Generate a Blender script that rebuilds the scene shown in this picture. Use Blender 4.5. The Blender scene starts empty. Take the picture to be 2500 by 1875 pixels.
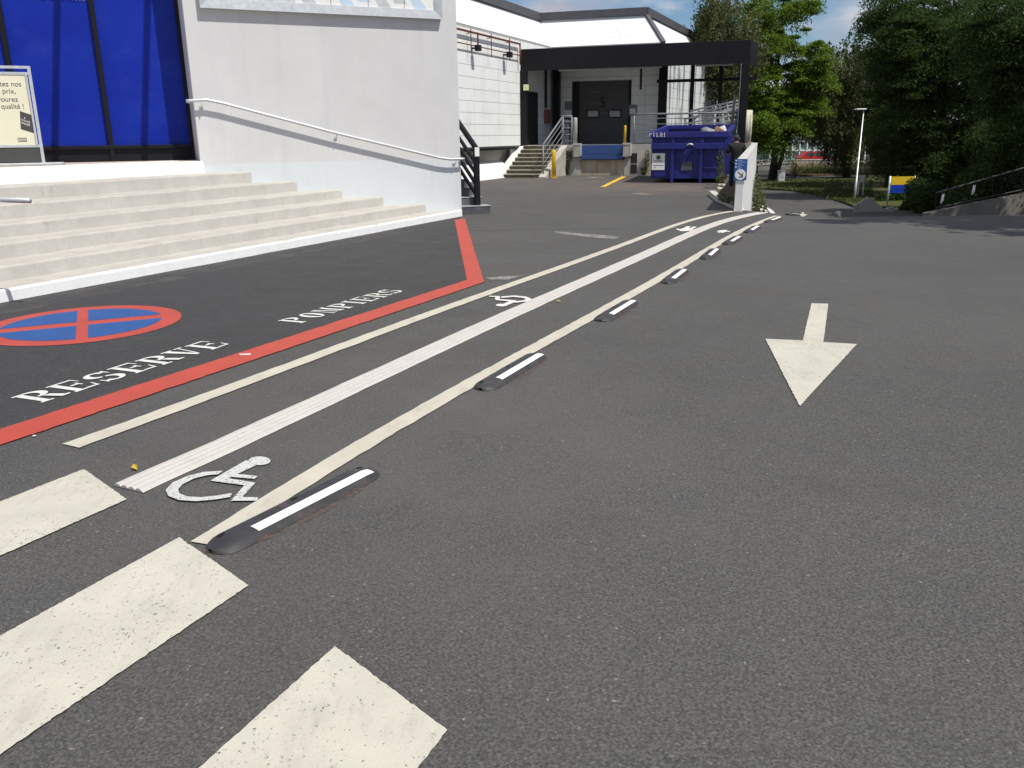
import bpy, bmesh, math, random
import numpy as np
from mathutils import Vector, Matrix
random.seed(7); rng = np.random.default_rng(11)
SC = bpy.context.scene
COL = SC.collection
R = math.radians
# ------------------------------------------------------------------ camera
FPX, EYE, CX, CY, HZ = 2030.0, 1.55, 1250.0, 937.5, 332.0      # focal length in 2500 px frame, eye height
_yn = FPX*FPX/(CY-HZ); _xn = 0.012*_yn
_dn = np.array([_xn, _yn, FPX]); _dn /= np.linalg.norm(_dn)
_up = -_dn; _fy = np.array([0, 0, 1.0]) - _up*_up[2]; _fy /= np.linalg.norm(_fy)
_rx = np.cross(_fy, _up); _rx = _rx if _rx[0] > 0 else -_rx
CM = np.array([_rx, _fy, _up])
cam_d = bpy.data.cameras.new('camera'); cam = bpy.data.objects.new('camera', cam_d); COL.objects.link(cam)
cam_d.sensor_width = 36; cam_d.lens = FPX/2500*36; cam_d.clip_end = 3000; cam_d.clip_start = .05
m = Matrix.Identity(4)
for i in range(3):
    m[i][0], m[i][1], m[i][2] = CM[i][0], -CM[i][1], -CM[i][2]
m[2][3] = EYE
cam.matrix_world = m
SC.camera = cam
# ------------------------------------------------------------------ sky, sun, exposure
SAZ, SEL = 130.0, 59.0
SUN = np.array([math.sin(R(SAZ))*math.cos(R(SEL)), math.cos(R(SAZ))*math.cos(R(SEL)), math.sin(R(SEL))])
wd = bpy.data.worlds.new('World'); SC.world = wd; wd.use_nodes = True
nt = wd.node_tree; nt.nodes.clear()
def N(nt, t, **kw):
    n = nt.nodes.new(t)
    for k, v in kw.items():
        if k.startswith('i_'):
            key = k[2:]
            key = int(key) if key.isdigit() else key.replace('_', ' ')
            n.inputs[key].default_value = v
        else: setattr(n, k, v)
    return n
sky = N(nt, 'ShaderNodeTexSky', sky_type='NISHITA', sun_disc=False, sun_elevation=R(SEL), sun_rotation=R(SAZ), altitude=80, air_density=1.1, dust_density=.3, ozone_density=4.0)
tc = N(nt, 'ShaderNodeTexCoord')
mp = N(nt, 'ShaderNodeMapping'); mp.inputs['Scale'].default_value = (1, 1, 2.6); mp.inputs['Location'].default_value = (.62, .1, .5)
n1 = N(nt, 'ShaderNodeTexNoise', i_Scale=3.4, i_Detail=7, i_Roughness=.55)
rp = N(nt, 'ShaderNodeValToRGB'); rp.color_ramp.elements[0].position = .425; rp.color_ramp.elements[1].position = .55
n2 = N(nt, 'ShaderNodeTexNoise', i_Scale=6.0, i_Detail=5)
cr = N(nt, 'ShaderNodeValToRGB'); cr.color_ramp.elements[0].position = .35; cr.color_ramp.elements[1].position = .68
cr.color_ramp.elements[0].color = (5.4, 5.5, 6.6, 1); cr.color_ramp.elements[1].color = (10.5, 10.5, 11.0, 1)
mx = N(nt, 'ShaderNodeMix', data_type='RGBA')
bg = N(nt, 'ShaderNodeBackground', i_Strength=.078); wo = N(nt, 'ShaderNodeOutputWorld')
L = nt.links.new
L(tc.outputs['Generated'], mp.inputs[0]); L(mp.outputs[0], n1.inputs['Vector']); L(mp.outputs[0], n2.inputs['Vector'])
L(n1.outputs[0], rp.inputs[0]); L(n2.outputs[0], cr.inputs[0])
tn = N(nt, 'ShaderNodeMix', data_type='RGBA', blend_type='MULTIPLY'); tn.inputs[0].default_value = 1; tn.inputs[7].default_value = (.86, .99, 1.13, 1)
L(sky.outputs[0], tn.inputs[6])
L(rp.outputs[0], mx.inputs['Factor']); L(tn.outputs[2], mx.inputs[6]); L(cr.outputs[0], mx.inputs[7])
L(mx.outputs[2], bg.inputs[0]); L(bg.outputs[0], wo.inputs[0])
sd = bpy.data.lights.new('sun', 'SUN'); sd.energy = 4.6; sd.angle = R(.53); sd.color = (1, .955, .88)
so = bpy.data.objects.new('sun', sd); COL.objects.link(so)
so.rotation_euler = Vector(SUN).to_track_quat('Z', 'Y').to_euler(); so.location = (20, -20, 40)
vs = SC.view_settings; vs.view_transform = 'Standard'; vs.look = 'None'; vs.exposure = 0.0; vs.gamma = 1
SC.render.resolution_x, SC.render.resolution_y = 1024, 768

# ------------------------------------------------------------------ measuring helpers (photo pixel -> point on a real plane)
def ray(px, py): return CM @ np.array([(px-CX)/FPX, (py-CY)/FPX, 1.0])
def at(px, py, z=0.0):
    d = ray(px, py); t = (z-EYE)/d[2]; return np.array([d[0]*t, d[1]*t, z])
def vp(px, py, A, B):
    d = ray(px, py); A = np.array(A[:2]); B = np.array(B[:2]); n = np.array([-(B-A)[1], (B-A)[0]])
    t = n.dot(A)/n.dot(d[:2]); return np.array([0, 0, EYE])+d*t
def dep(px, py, Y):
    d = ray(px, py); return np.array([0, 0, EYE])+d*(Y/d[1])
def sstep(t): t = min(1, max(0, t)); return t*t*(3-2*t)
LOW = -2.2
def gz(x, y):                                   # the road is level, then ramps down past a crest
    y0 = 14.6 + 3.3*sstep((6.4-x)/2.2)
    return LOW*sstep((y-y0)/18.5)

# ------------------------------------------------------------------ object helpers
WM = {}
def put(o, W, parent=None):
    COL.objects.link(o)
    if parent is not None:
        o.parent = parent; o.matrix_basis = WM[parent].inverted() @ W
    else: o.matrix_basis = W
    WM[o] = W.copy(); return o
def tag(o, label=None, cat=None, group=None, kind=None):
    if label: o['label'] = label
    if cat: o['category'] = cat
    if group: o['group'] = group
    if kind: o['kind'] = kind
    return o
def thing(name, label, cat, loc, group=None):
    o = bpy.data.objects.new(name, None); o.empty_display_size = .1
    put(o, Matrix.Translation(Vector([float(c) for c in loc])))
    return tag(o, label, cat, group)
class MB:
    def __init__(s): s.v = []; s.f = []; s.sm = False
    def add(s, vs, fs):
        b = len(s.v); s.v += [tuple(float(c) for c in q) for q in vs]; s.f += [tuple(b+i for i in f) for f in fs]; return s
    def hexa(s, p):                              # 8 corners: bottom 4 (ccw), top 4
        return s.add(p, [(3,2,1,0),(4,5,6,7),(0,1,5,4),(1,2,6,5),(2,3,7,6),(3,0,4,7)])
    def box(s, c, ex, ey, ez, hx, hy, hz):       # centre, unit axes, half sizes
        c, ex, ey, ez = [np.array(q, float) for q in (c, ex, ey, ez)]
        P = [c+a*hx*ex+b*hy*ey+d*hz*ez for d in (-1, 1) for a, b in ((-1,-1),(1,-1),(1,1),(-1,1))]
        return s.hexa(P)
    def abox(s, x0, x1, y0, y1, z0, z1):
        return s.hexa([(x0,y0,z0),(x1,y0,z0),(x1,y1,z0),(x0,y1,z0),(x0,y0,z1),(x1,y0,z1),(x1,y1,z1),(x0,y1,z1)])
    def prism(s, poly, z0, z1):                  # plan polygon extruded (z may be per-vertex lists)
        n = len(poly); z0 = [z0]*n if np.isscalar(z0) else z0; z1 = [z1]*n if np.isscalar(z1) else z1
        a = sum(poly[i][0]*poly[(i+1) % n][1]-poly[(i+1) % n][0]*poly[i][1] for i in range(n))
        idx = list(range(n)) if a > 0 else list(range(n))[::-1]
        P = [(poly[i][0], poly[i][1], z0[i]) for i in idx]+[(poly[i][0], poly[i][1], z1[i]) for i in idx]
        return s.add(P, [tuple(range(n))[::-1], tuple(range(n, 2*n))]+[(i, (i+1) % n, n+(i+1) % n, n+i) for i in range(n)])
    def poly3(s, P): return s.add(P, [tuple(range(len(P)))])
    def tube(s, pts, r, n=8, caps=True):
        pts = [np.array(p, float) for p in pts]; k = len(pts); rs = [r]*k if np.isscalar(r) else r
        V = []; prev = None
        for i, p in enumerate(pts):
            d = pts[min(i+1, k-1)]-pts[max(i-1, 0)]; d /= np.linalg.norm(d)
            a = prev if prev is not None else (np.array([0, 0, 1.0]) if abs(d[2]) < .9 else np.array([1.0, 0, 0]))
            a = a-d*a.dot(d); a /= np.linalg.norm(a); prev = a; b = np.cross(d, a)
            for j in range(n):
                t = 2*math.pi*j/n; V.append(p+rs[i]*(math.cos(t)*a+math.sin(t)*b))
        F = [(i*n+j, i*n+(j+1) % n, (i+1)*n+(j+1) % n, (i+1)*n+j) for i in range(k-1) for j in range(n)]
        if caps: F += [tuple(range(n))[::-1], tuple(range((k-1)*n, k*n))]
        return s.add(V, F)
    def cyl(s, c, axis, r, h, n=12):
        c = np.array(c, float); a = np.array(axis, float); a /= np.linalg.norm(a)
        return s.tube([c, c+a*h], r, n)
    def mesh(s, name, mat=None, origin=(0, 0, 0), smooth=False, bevel=0, seg=1):
        me = bpy.data.meshes.new(name)
        o = np.array(origin, float)
        me.from_pydata([tuple(np.array(q)-o) for q in s.v], [], s.f)
        if bevel:
            bm = bmesh.new(); bm.from_mesh(me)
            es = [e for e in bm.edges if len(e.link_faces) == 2 and e.calc_face_angle(0) > R(35)]
            bmesh.ops.bevel(bm, geom=es, offset=bevel, segments=seg, affect='EDGES', clamp_overlap=True)
            bm.to_mesh(me); bm.free()
        if smooth or s.sm: me.polygons.foreach_set('use_smooth', [True]*len(me.polygons))
        if mat: me.materials.append(mat)
        me.update(); return me
    def build(s, name, mat, parent=None, smooth=False, bevel=0, seg=1):
        a = np.array(s.v); o = np.array([(a[:,0].min()+a[:,0].max())/2, (a[:,1].min()+a[:,1].max())/2, a[:,2].min()])
        me = s.mesh(name, mat, o, smooth, bevel, seg)
        return put(bpy.data.objects.new(name, me), Matrix.Translation(Vector(o)), parent)
def text_obj(name, body, size, mat, origin, ex, ey, parent, align='LEFT', ext=.001, sx=1.0):
    cu = bpy.data.curves.new(name, 'FONT'); cu.body = body; cu.size = size; cu.align_x = align; cu.extrude = ext
    tmp = bpy.data.objects.new('tmp_text', cu); COL.objects.link(tmp)
    dg = bpy.context.evaluated_depsgraph_get(); me = bpy.data.meshes.new_from_object(tmp.evaluated_get(dg))
    bpy.data.objects.remove(tmp); bpy.data.curves.remove(cu)
    me.materials.clear(); me.materials.append(mat); me.name = name
    ex, ey = np.array(ex, float), np.array(ey, float); ez = np.cross(ex, ey)
    W = Matrix.Identity(4)
    for i in range(3): W[i][0], W[i][1], W[i][2], W[i][3] = ex[i]*sx, ey[i], ez[i], origin[i]
    return put(bpy.data.objects.new(name, me), W, parent)
def share(name, me, W, parent): return put(bpy.data.objects.new(name, me), W, parent)
def frame(o, ex, ey, ez):
    W = Matrix.Identity(4)
    for i in range(3): W[i][0], W[i][1], W[i][2], W[i][3] = float(ex[i]), float(ey[i]), float(ez[i]), float(o[i])
    return W

# ------------------------------------------------------------------ materials
def newmat(name):
    mt = bpy.data.materials.new(name); mt.use_nodes = True; nt = mt.node_tree; nt.nodes.clear()
    out = N(nt, 'ShaderNodeOutputMaterial'); b = N(nt, 'ShaderNodeBsdfPrincipled'); nt.links.new(b.outputs[0], out.inputs[0])
    g = N(nt, 'ShaderNodeNewGeometry')
    return mt, nt, b, g.outputs['Position'], out
def noise(nt, vec, scale, detail=3, rough=.55, lo=None, hi=None):
    n = N(nt, 'ShaderNodeTexNoise', i_Scale=scale, i_Detail=detail, i_Roughness=rough); nt.links.new(vec, n.inputs['Vector'])
    if lo is None: return n.outputs[0]
    r = N(nt, 'ShaderNodeMapRange'); r.inputs[1].default_value = lo; r.inputs[2].default_value = hi
    nt.links.new(n.outputs[0], r.inputs[0]); return r.outputs[0]
def mixc(nt, f, a, b, mode='MIX'):
    m = N(nt, 'ShaderNodeMix', data_type='RGBA', blend_type=mode)
    for s, k in ((f, 'Factor'), (a, 'A'), (b, 'B')):
        i = m.inputs[k] if k == 'Factor' else [q for q in m.inputs if q.name == k and q.type == 'RGBA'][0]
        if hasattr(s, 'links') or hasattr(s, 'is_linked'): nt.links.new(s, i)
        else: i.default_value = s if np.isscalar(s) else (*s, 1)
    return [q for q in m.outputs if q.type == 'RGBA'][0]
def mulv(nt, a, b, op='MULTIPLY'):
    m = N(nt, 'ShaderNodeMath', operation=op)
    for s, i in ((a, 0), (b, 1)):
        if hasattr(s, 'is_linked'): nt.links.new(s, m.inputs[i])
        else: m.inputs[i].default_value = s
    return m.outputs[0]
def bump(nt, b, h, strength, dist):
    n = N(nt, 'ShaderNodeBump', i_Strength=strength, i_Distance=dist); nt.links.new(h, n.inputs['Height']); nt.links.new(n.outputs[0], b.inputs['Normal'])
def stretch(nt, pos, sc):
    m = N(nt, 'ShaderNodeMapping'); m.inputs['Scale'].default_value = sc; nt.links.new(pos, m.inputs[0]); return m.outputs[0]
def pm(name, col, rough=.6, var=.12, scale=6, metal=0, bs=0, bscale=60, spec=.4, dirt=None, dscale=2.5, dlo=.52, dhi=.75, dst=(1, 1, 1), fine=0):
    mt, nt, b, pos, out = newmat(name)
    c = mixc(nt, noise(nt, pos, scale, 4, .6, .3, .7), [q*(1-var) for q in col], [min(1, q*(1+var)) for q in col])
    if dirt is not None:
        dn = noise(nt, stretch(nt, pos, dst), dscale, 5, .65, dlo, dhi); c = mixc(nt, mulv(nt, dn, .8), c, dirt)
    if fine:
        c = mixc(nt, noise(nt, pos, fine, 2, .6, .6, .78), c, [q*.7 for q in col])
    nt.links.new(c, b.inputs['Base Color'])
    b.inputs['Metallic'].default_value = metal; b.inputs['Specular IOR Level'].default_value = spec
    nt.links.new(noise(nt, pos, scale*2.3, 3, .6), b.inputs['Roughness']) if rough is None else None
    if rough is not None:
        rr = N(nt, 'ShaderNodeMapRange'); rr.inputs[1].default_value = .25; rr.inputs[2].default_value = .75
        rr.inputs[3].default_value = max(.02, rough-.1); rr.inputs[4].default_value = min(1, rough+.1)
        nt.links.new(noise(nt, pos, scale*3, 3), rr.inputs[0]); nt.links.new(rr.outputs[0], b.inputs['Roughness'])
    if bs: bump(nt, b, noise(nt, pos, bscale, 4, .6), bs, .01)
    return mt
def asphalt(name, c0, warm):
    mt, nt, b, pos, out = newmat(name)
    big = noise(nt, pos, .35, 4, .6, .3, .7); mid = noise(nt, pos, 2.2, 5, .62, .3, .72)
    c = mixc(nt, big, [q*.86 for q in c0], [q*1.14 for q in c0])
    c = mixc(nt, mulv(nt, mid, .5), c, [q*w for q, w in zip(c0, warm)])
    fine = noise(nt, pos, 95, 3, .7, .28, .72)
    c = mixc(nt, .8, c, mixc(nt, fine, (.30, .30, .30), (1.7, 1.68, 1.64)), 'MULTIPLY')
    va = N(nt, 'ShaderNodeTexVoronoi', i_Scale=150); nt.links.new(pos, va.inputs['Vector']); sa = N(nt, 'ShaderNodeSeparateColor'); nt.links.new(va.outputs['Color'], sa.inputs[0])
    c = mixc(nt, .62, c, mixc(nt, sa.outputs[0], (.42, .42, .42), (1.58, 1.57, 1.54)), 'MULTIPLY')
    bl = noise(nt, pos, .9, 6, .68, .56, .74); c = mixc(nt, mulv(nt, bl, .5), c, [q*.62 for q in c0])
    vo = N(nt, 'ShaderNodeTexVoronoi', i_Scale=120); nt.links.new(pos, vo.inputs['Vector'])
    sp = N(nt, 'ShaderNodeMapRange'); sp.inputs[1].default_value = .93; sp.inputs[2].default_value = .97
    nt.links.new(vo.outputs['Color'], sp.inputs[0]); c = mixc(nt, mulv(nt, sp.outputs[0], .6), c, (.30, .29, .27))
    # pale chips and dark spots trodden into the surface
    v2 = N(nt, 'ShaderNodeTexVoronoi', i_Scale=3.1); nt.links.new(pos, v2.inputs['Vector'])
    r2 = N(nt, 'ShaderNodeMapRange'); r2.inputs[1].default_value = .045; r2.inputs[2].default_value = .03
    nt.links.new(v2.outputs['Distance'], r2.inputs[0])
    sc2 = N(nt, 'ShaderNodeSeparateColor'); nt.links.new(v2.outputs['Color'], sc2.inputs[0]); g2 = N(nt, 'ShaderNodeMath', operation='GREATER_THAN'); g2.inputs[1].default_value = .7; nt.links.new(sc2.outputs[0], g2.inputs[0])
    c = mixc(nt, mulv(nt, mulv(nt, r2.outputs[0], g2.outputs[0]), .65), c, (.025, .024, .024))
    v3 = N(nt, 'ShaderNodeTexVoronoi', i_Scale=8.5); nt.links.new(stretch(nt, pos, (1.1, .9, 1)), v3.inputs['Vector'])
    r3 = N(nt, 'ShaderNodeMapRange'); r3.inputs[1].default_value = .05; r3.inputs[2].default_value = .03
    nt.links.new(v3.outputs['Distance'], r3.inputs[0])
    sc3 = N(nt, 'ShaderNodeSeparateColor'); nt.links.new(v3.outputs['Color'], sc3.inputs[0]); g3 = N(nt, 'ShaderNodeMath', operation='GREATER_THAN'); g3.inputs[1].default_value = .55; nt.links.new(sc3.outputs[0], g3.inputs[0])
    c = mixc(nt, mulv(nt, mulv(nt, r3.outputs[0], g3.outputs[0]), .6), c, (.34, .33, .31))
    def spot(ctr, rad, col, amt, nsc):
        vm = N(nt, 'ShaderNodeVectorMath', operation='DISTANCE'); nt.links.new(pos, vm.inputs[0]); vm.inputs[1].default_value = ctr
        mr = N(nt, 'ShaderNodeMapRange'); mr.inputs[1].default_value = rad; mr.inputs[2].default_value = rad*.25; nt.links.new(vm.outputs['Value'], mr.inputs[0])
        return mixc(nt, mulv(nt, mulv(nt, mr.outputs[0], noise(nt, pos, nsc, 4, .6, .3, .65)), amt), c, col)
    c = spot((4.6, 26.5, 0), 5.0, (.155, .118, .095), .85, .9); c = spot((1.2, 31.5, 0), 4.0, (.14, .115, .095), .7, 1.1); c = spot((-.6, 4.2, 0), 2.6, (.098, .092, .086), .6, 1.4); c = spot((5.6, 9.5, 0), 3.0, (.06, .059, .058), .6, .8)
    nt.links.new(c, b.inputs['Base Color'])
    rr = N(nt, 'ShaderNodeMapRange'); rr.inputs[3].default_value = .62; rr.inputs[4].default_value = .9
    nt.links.new(mid, rr.inputs[0]); nt.links.new(rr.outputs[0], b.inputs['Roughness']); b.inputs['Specular IOR Level'].default_value = .35
    bump(nt, b, noise(nt, pos, 130, 3, .7), .22, .005)
    return mt
def paint(name, col, wear=.5, holes=.70, dirtc=(.30, .28, .25), fine=70):
    mt, nt, b, pos, out = newmat(name)
    c = mixc(nt, noise(nt, pos, 3.1, 5, .65, .3, .7), [q*.90 for q in col], [min(1, q*1.05) for q in col])
    c = mixc(nt, mulv(nt, noise(nt, stretch(nt, pos, (1.6, .55, 1)), 6, 6, .72, .52, .82), .6), c, dirtc)
    c = mixc(nt, mulv(nt, noise(nt, pos, 28, 4, .7, .62, .8), .35), c, dirtc)
    # worn specks showing the asphalt, denser in patches
    sp = mulv(nt, noise(nt, pos, fine, 3, .75), mulv(nt, noise(nt, pos, 1.7, 4, .6), .34), 'ADD')
    r = N(nt, 'ShaderNodeMapRange'); r.inputs[1].default_value = holes+.16; r.inputs[2].default_value = holes+.20
    nt.links.new(sp, r.inputs[0]); c = mixc(nt, mulv(nt, r.outputs[0], wear), c, (.06, .058, .055))
    nt.links.new(c, b.inputs['Base Color']); b.inputs['Roughness'].default_value = .62; b.inputs['Specular IOR Level'].default_value = .35
    bump(nt, b, noise(nt, pos, 110, 3, .7), .4, .005)
    return mt
M = {}
M['asphalt'] = asphalt('asphalt', (.0735, .0738, .0715), (1.06, 1.03, 1.0))
M['asphalt_dark'] = asphalt('asphalt_dark', (.041, .0405, .0415), (1.25, 1.22, 1.2))
M['cream'] = paint('cream_road_paint', (.525, .505, .425), .85, .63)
M['cream_line'] = paint('cream_line_paint', (.525, .495, .41), .5, .72)
M['white_paint'] = paint('white_road_paint', (.66, .66, .62), .5, .70)
M['worn_white'] = paint('worn_white_paint', (.56, .57, .54), .9, .60, fine=80)
M['scuff'] = paint('scuffed_patch', (.28, .275, .25), .8, .52)
M['red_paint'] = paint('red_road_paint', (.44, .068, .045), .35, .74, (.30, .07, .05))
M['blue_paint'] = paint('blue_road_paint', (.022, .085, .27), .3, .74, (.05, .09, .2))
M['yellow_paint'] = paint('yellow_road_paint', (.72, .46, .05), .4, .70)
M['tactile'] = pm('tactile_resin', (.50, .48, .45), .6, .07, 5, dirt=(.33, .31, .28), dscale=5, dlo=.58, dhi=.8, bs=.15, bscale=90, fine=60)
M['rubber'] = pm('black_rubber', (.034, .034, .037), .55, .2, 14, bs=.25, bscale=160, dirt=(.10, .09, .085), dscale=9)
M['reflector'] = pm('white_reflective_tape', (.80, .80, .82), .35, .05, 20, dirt=(.45, .44, .42), dscale=8, dlo=.6)
M['hole'] = pm('bolt_hole', (.008, .008, .008), .8, .1)
M['step'] = pm('beige_concrete', (.475, .45, .405), .8, .10, 3.2, bs=.35, bscale=55, dirt=(.33, .305, .265), dscale=3.2, dlo=.56, dhi=.8, dst=(1, 1, 2.5), fine=70)
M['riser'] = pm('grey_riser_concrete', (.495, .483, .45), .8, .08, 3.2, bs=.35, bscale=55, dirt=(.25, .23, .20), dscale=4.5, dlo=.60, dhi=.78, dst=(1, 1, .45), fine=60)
M['white_kerb'] = pm('white_masonry_paint', (.86, .86, .86), .7, .05, 7, bs=.3, bscale=40, dirt=(.55, .53, .5), dscale=9, dlo=.66, dhi=.85)
M['pink_tile'] = pm('pinkish_paving', (.50, .42, .38), .75, .12, 6, bs=.3, bscale=30)
M['panel'] = pm('white_cladding', (.84, .86, .84), .45, .05, 1.2, dirt=(.55, .56, .53), dscale=.9, dlo=.55, dhi=.9, dst=(1, 1, .18))
M['panel_up'] = pm('white_roof_cladding', (.82, .83, .83), .4, .03, 1.2)
M['joint'] = pm('dark_joint', (.33, .33, .33), .8); M['joint_pale'] = pm('pale_joint', (.5, .5, .5), .8)
M['black_metal'] = pm('black_coated_metal', (.008, .008, .011), .5, .2, 4, spec=.25)
M['coping'] = pm('grey_coping_metal', (.085, .085, .095), .45, .15, 3)
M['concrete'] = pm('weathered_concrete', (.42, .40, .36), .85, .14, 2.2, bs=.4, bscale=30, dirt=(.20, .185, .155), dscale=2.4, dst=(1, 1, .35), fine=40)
M['shaded_concrete'] = pm('shade_darkened_concrete', (.17, .16, .14), .9, .2, 2, bs=.4, dirt=(.07, .065, .055), dscale=1.6, dst=(1, 1, .4))  # concrete tone darkened to put the wall's shade into the colour
M['dock_concrete'] = pm('rust_stained_concrete', (.42, .38, .30), .85, .12, 3, bs=.3, dirt=(.33, .17, .06), dscale=3.5, dlo=.48, dhi=.66, dst=(1.6, 1.6, .22), fine=30)
M['moss_step'] = pm('mossy_steps', (.105, .095, .065), .9, .25, 5, bs=.4, dirt=(.19, .175, .13), dscale=5)
M['nosing'] = pm('pale_nosing', (.38, .36, .29), .85, .15, 6)
M['parapet'] = pm('white_parapet', (.70, .70, .68), .75, .06, 2.5, bs=.25, bscale=45, dirt=(.42, .41, .38), dscale=2.2, dlo=.55, dhi=.85, dst=(1, 1, .3))
M['parapet_top'] = pm('dirty_coping', (.50, .49, .46), .85, .1, 4, bs=.3, dirt=(.30, .285, .26), dscale=3)
M['blue_glass'] = None
M['dump_blue'] = pm('blue_skip_paint', (.018, .022, .18), .45, .2, 3, bs=.5, bscale=5, dirt=(.05, .05, .12), dscale=4, dlo=.56, dhi=.8)
M['leveller'] = pm('blue_leveller', (.03, .075, .24), .5, .15, 5, dirt=(.06, .06, .09), dscale=5)
M['galv'] = pm('galvanised_steel', (.56, .58, .59), .4, .12, 18, metal=.45)
M['grey_rail'] = pm('grey_painted_rail', (.20, .215, .225), .5, .1, 8)
M['alu'] = pm('brushed_aluminium', (.60, .62, .62), .38, .06, 5, metal=.55)
M['dark_door'] = pm('dark_grey_door', (.062, .062, .064), .5, .1, 3)
M['rubber_seal'] = pm('dock_seal', (.018, .018, .02), .8, .1)
M['yellow'] = pm('yellow_bollard_paint', (.72, .44, .02), .5, .08, 6, dirt=(.35, .22, .04), dscale=8, dlo=.62)
M['red_pipe'] = pm('red_sprinkler_pipe', (.16, .045, .036), .5, .15, 9)
M['red_box'] = pm('red_hose_box', (.26, .075, .07), .5, .1)
M['white_plastic'] = pm('white_plastic', (.75, .75, .72), .45, .04)
M['pale_yellow'] = pm('pale_yellow_plastic', (.72, .70, .40), .45, .04)
M['cream_print'] = pm('cream_poster', (.68, .66, .50), .55, .03, 2)
M['ink'] = pm('dark_print', (.055, .055, .052), .55, .05)
M['white_print'] = pm('white_print', (.80, .80, .78), .5, .03)
M['pale_blue'] = pm('pale_blue_print', (.52, .66, .78), .45, .05, 4)
M['grey_print'] = pm('grey_print', (.55, .58, .60), .45, .12, 9)
M['slate_print'] = pm('slate_print', (.20, .25, .36), .45, .12, 9)
M['sign_blue'] = pm('sign_blue', (.025, .10, .34), .4, .05)
M['sign_yellow'] = pm('sign_yellow', (.75, .50, .03), .4, .05)
M['sign_deep'] = pm('sign_deep_blue', (.01, .05, .38), .4, .05)
M['green_print'] = pm('green_print', (.07, .22, .05), .45, .2, 20)
M['dark_tile'] = pm('slate_tile', (.085, .09, .10), .45, .25, 5, dirt=(.30, .30, .30), dscale=5, dlo=.55, dhi=.8)
M['cloth_black'] = pm('black_cloth', (.012, .012, .014), .85, .2, 20, bs=.3, bscale=80)
M['cloth_dark'] = pm('dark_trouser_cloth', (.014, .014, .02), .85, .2, 20)
M['skin'] = pm('skin', (.42, .24, .16), .55, .06, 20)
M['cap'] = pm('grey_cap_cloth', (.035, .035, .038), .85, .15, 30)
M['hair'] = pm('dark_hair', (.012, .010, .009), .6, .2, 60)
M['bark'] = pm('bark', (.035, .029, .022), .9, .3, 7, bs=.8, bscale=14, dst=(1, 1, .2))
M['birch_bark'] = pm('birch_bark', (.34, .33, .30), .8, .2, 4, dirt=(.06, .055, .05), dscale=5, dst=(.4, .4, 2.5))
M['cream_wood'] = pm('peeling_post', (.62, .60, .46), .8, .08, 4, dirt=(.20, .19, .15), dscale=3.2, dlo=.5, dhi=.62, dst=(1.4, 1.4, .4))
M['lawn'] = pm('lawn', (.055, .068, .022), .95, .3, 1.3, bs=.5, bscale=25, dirt=(.13, .095, .045), dscale=.5, dlo=.5, dhi=.7, spec=.1)
M['soil'] = pm('earth_bank', (.10, .075, .045), .95, .3, 2, bs=.6, bscale=12, spec=.1)
M['cardboard'] = pm('cardboard', (.42, .27, .15), .8, .1)
M['red_car'] = pm('red_car_paint', (.42, .03, .025), .3, .05)
M['glasspane'] = pm('dark_window_glass', (.05, .07, .08), .12, .1, spec=.6)
M['far_glass'] = pm('pale_green_glazing', (.20, .27, .25), .25, .15, 1, spec=.5)
M['pane'] = pm('dusty_pane', (.33, .33, .34), .3, .1, 9)
M['leaf_litter'] = pm('yellow_leaf', (.50, .34, .03), .7, .2, 40)
M['rust'] = pm('orange_dust', (.22, .11, .06), .9, .3, 8)
M['dark_grey'] = pm('dark_grey_plastic', (.05, .05, .052), .5, .1)
def leafmat(name, c0, c1, trans=.3, rough=.7):
    mt, nt, b, pos, out = newmat(name)
    g = N(nt, 'ShaderNodeNewGeometry')
    c = mixc(nt, g.outputs['Random Per Island'], c0, c1)
    c = mixc(nt, .6, c, mixc(nt, noise(nt, pos, .7, 3, .6, .3, .7), (.7, .75, .7), (1.3, 1.25, 1.2)), 'MULTIPLY')
    nt.links.new(c, b.inputs['Base Color']); b.inputs['Roughness'].default_value = rough; b.inputs['Specular IOR Level'].default_value = .12
    t = N(nt, 'ShaderNodeBsdfTranslucent'); nt.links.new(c, t.inputs[0])
    mxs = N(nt, 'ShaderNodeMixShader', i_0=trans); nt.links.new(b.outputs[0], mxs.inputs[1]); nt.links.new(t.outputs[0], mxs.inputs[2]); nt.links.new(mxs.outputs[0], out.inputs[0])
    return mt
M['leaf_bright'] = leafmat('bright_leaf', (.10, .17, .02), (.19, .27, .04), .5)
M['leaf_birch'] = leafmat('birch_leaf', (.065, .085, .03), (.15, .16, .07), .35)
M['leaf_dark'] = leafmat('dark_leaf', (.026, .054, .018), (.075, .118, .032), .4)
M['leaf_mid'] = leafmat('mid_leaf', (.040, .065, .020), (.095, .125, .042), .3)
M['weed'] = leafmat('weed_leaf', (.06, .085, .03), (.16, .17, .07), .25)
M['dry_grass'] = leafmat('dry_grass', (.20, .17, .08), (.36, .30, .16), .2)
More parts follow.
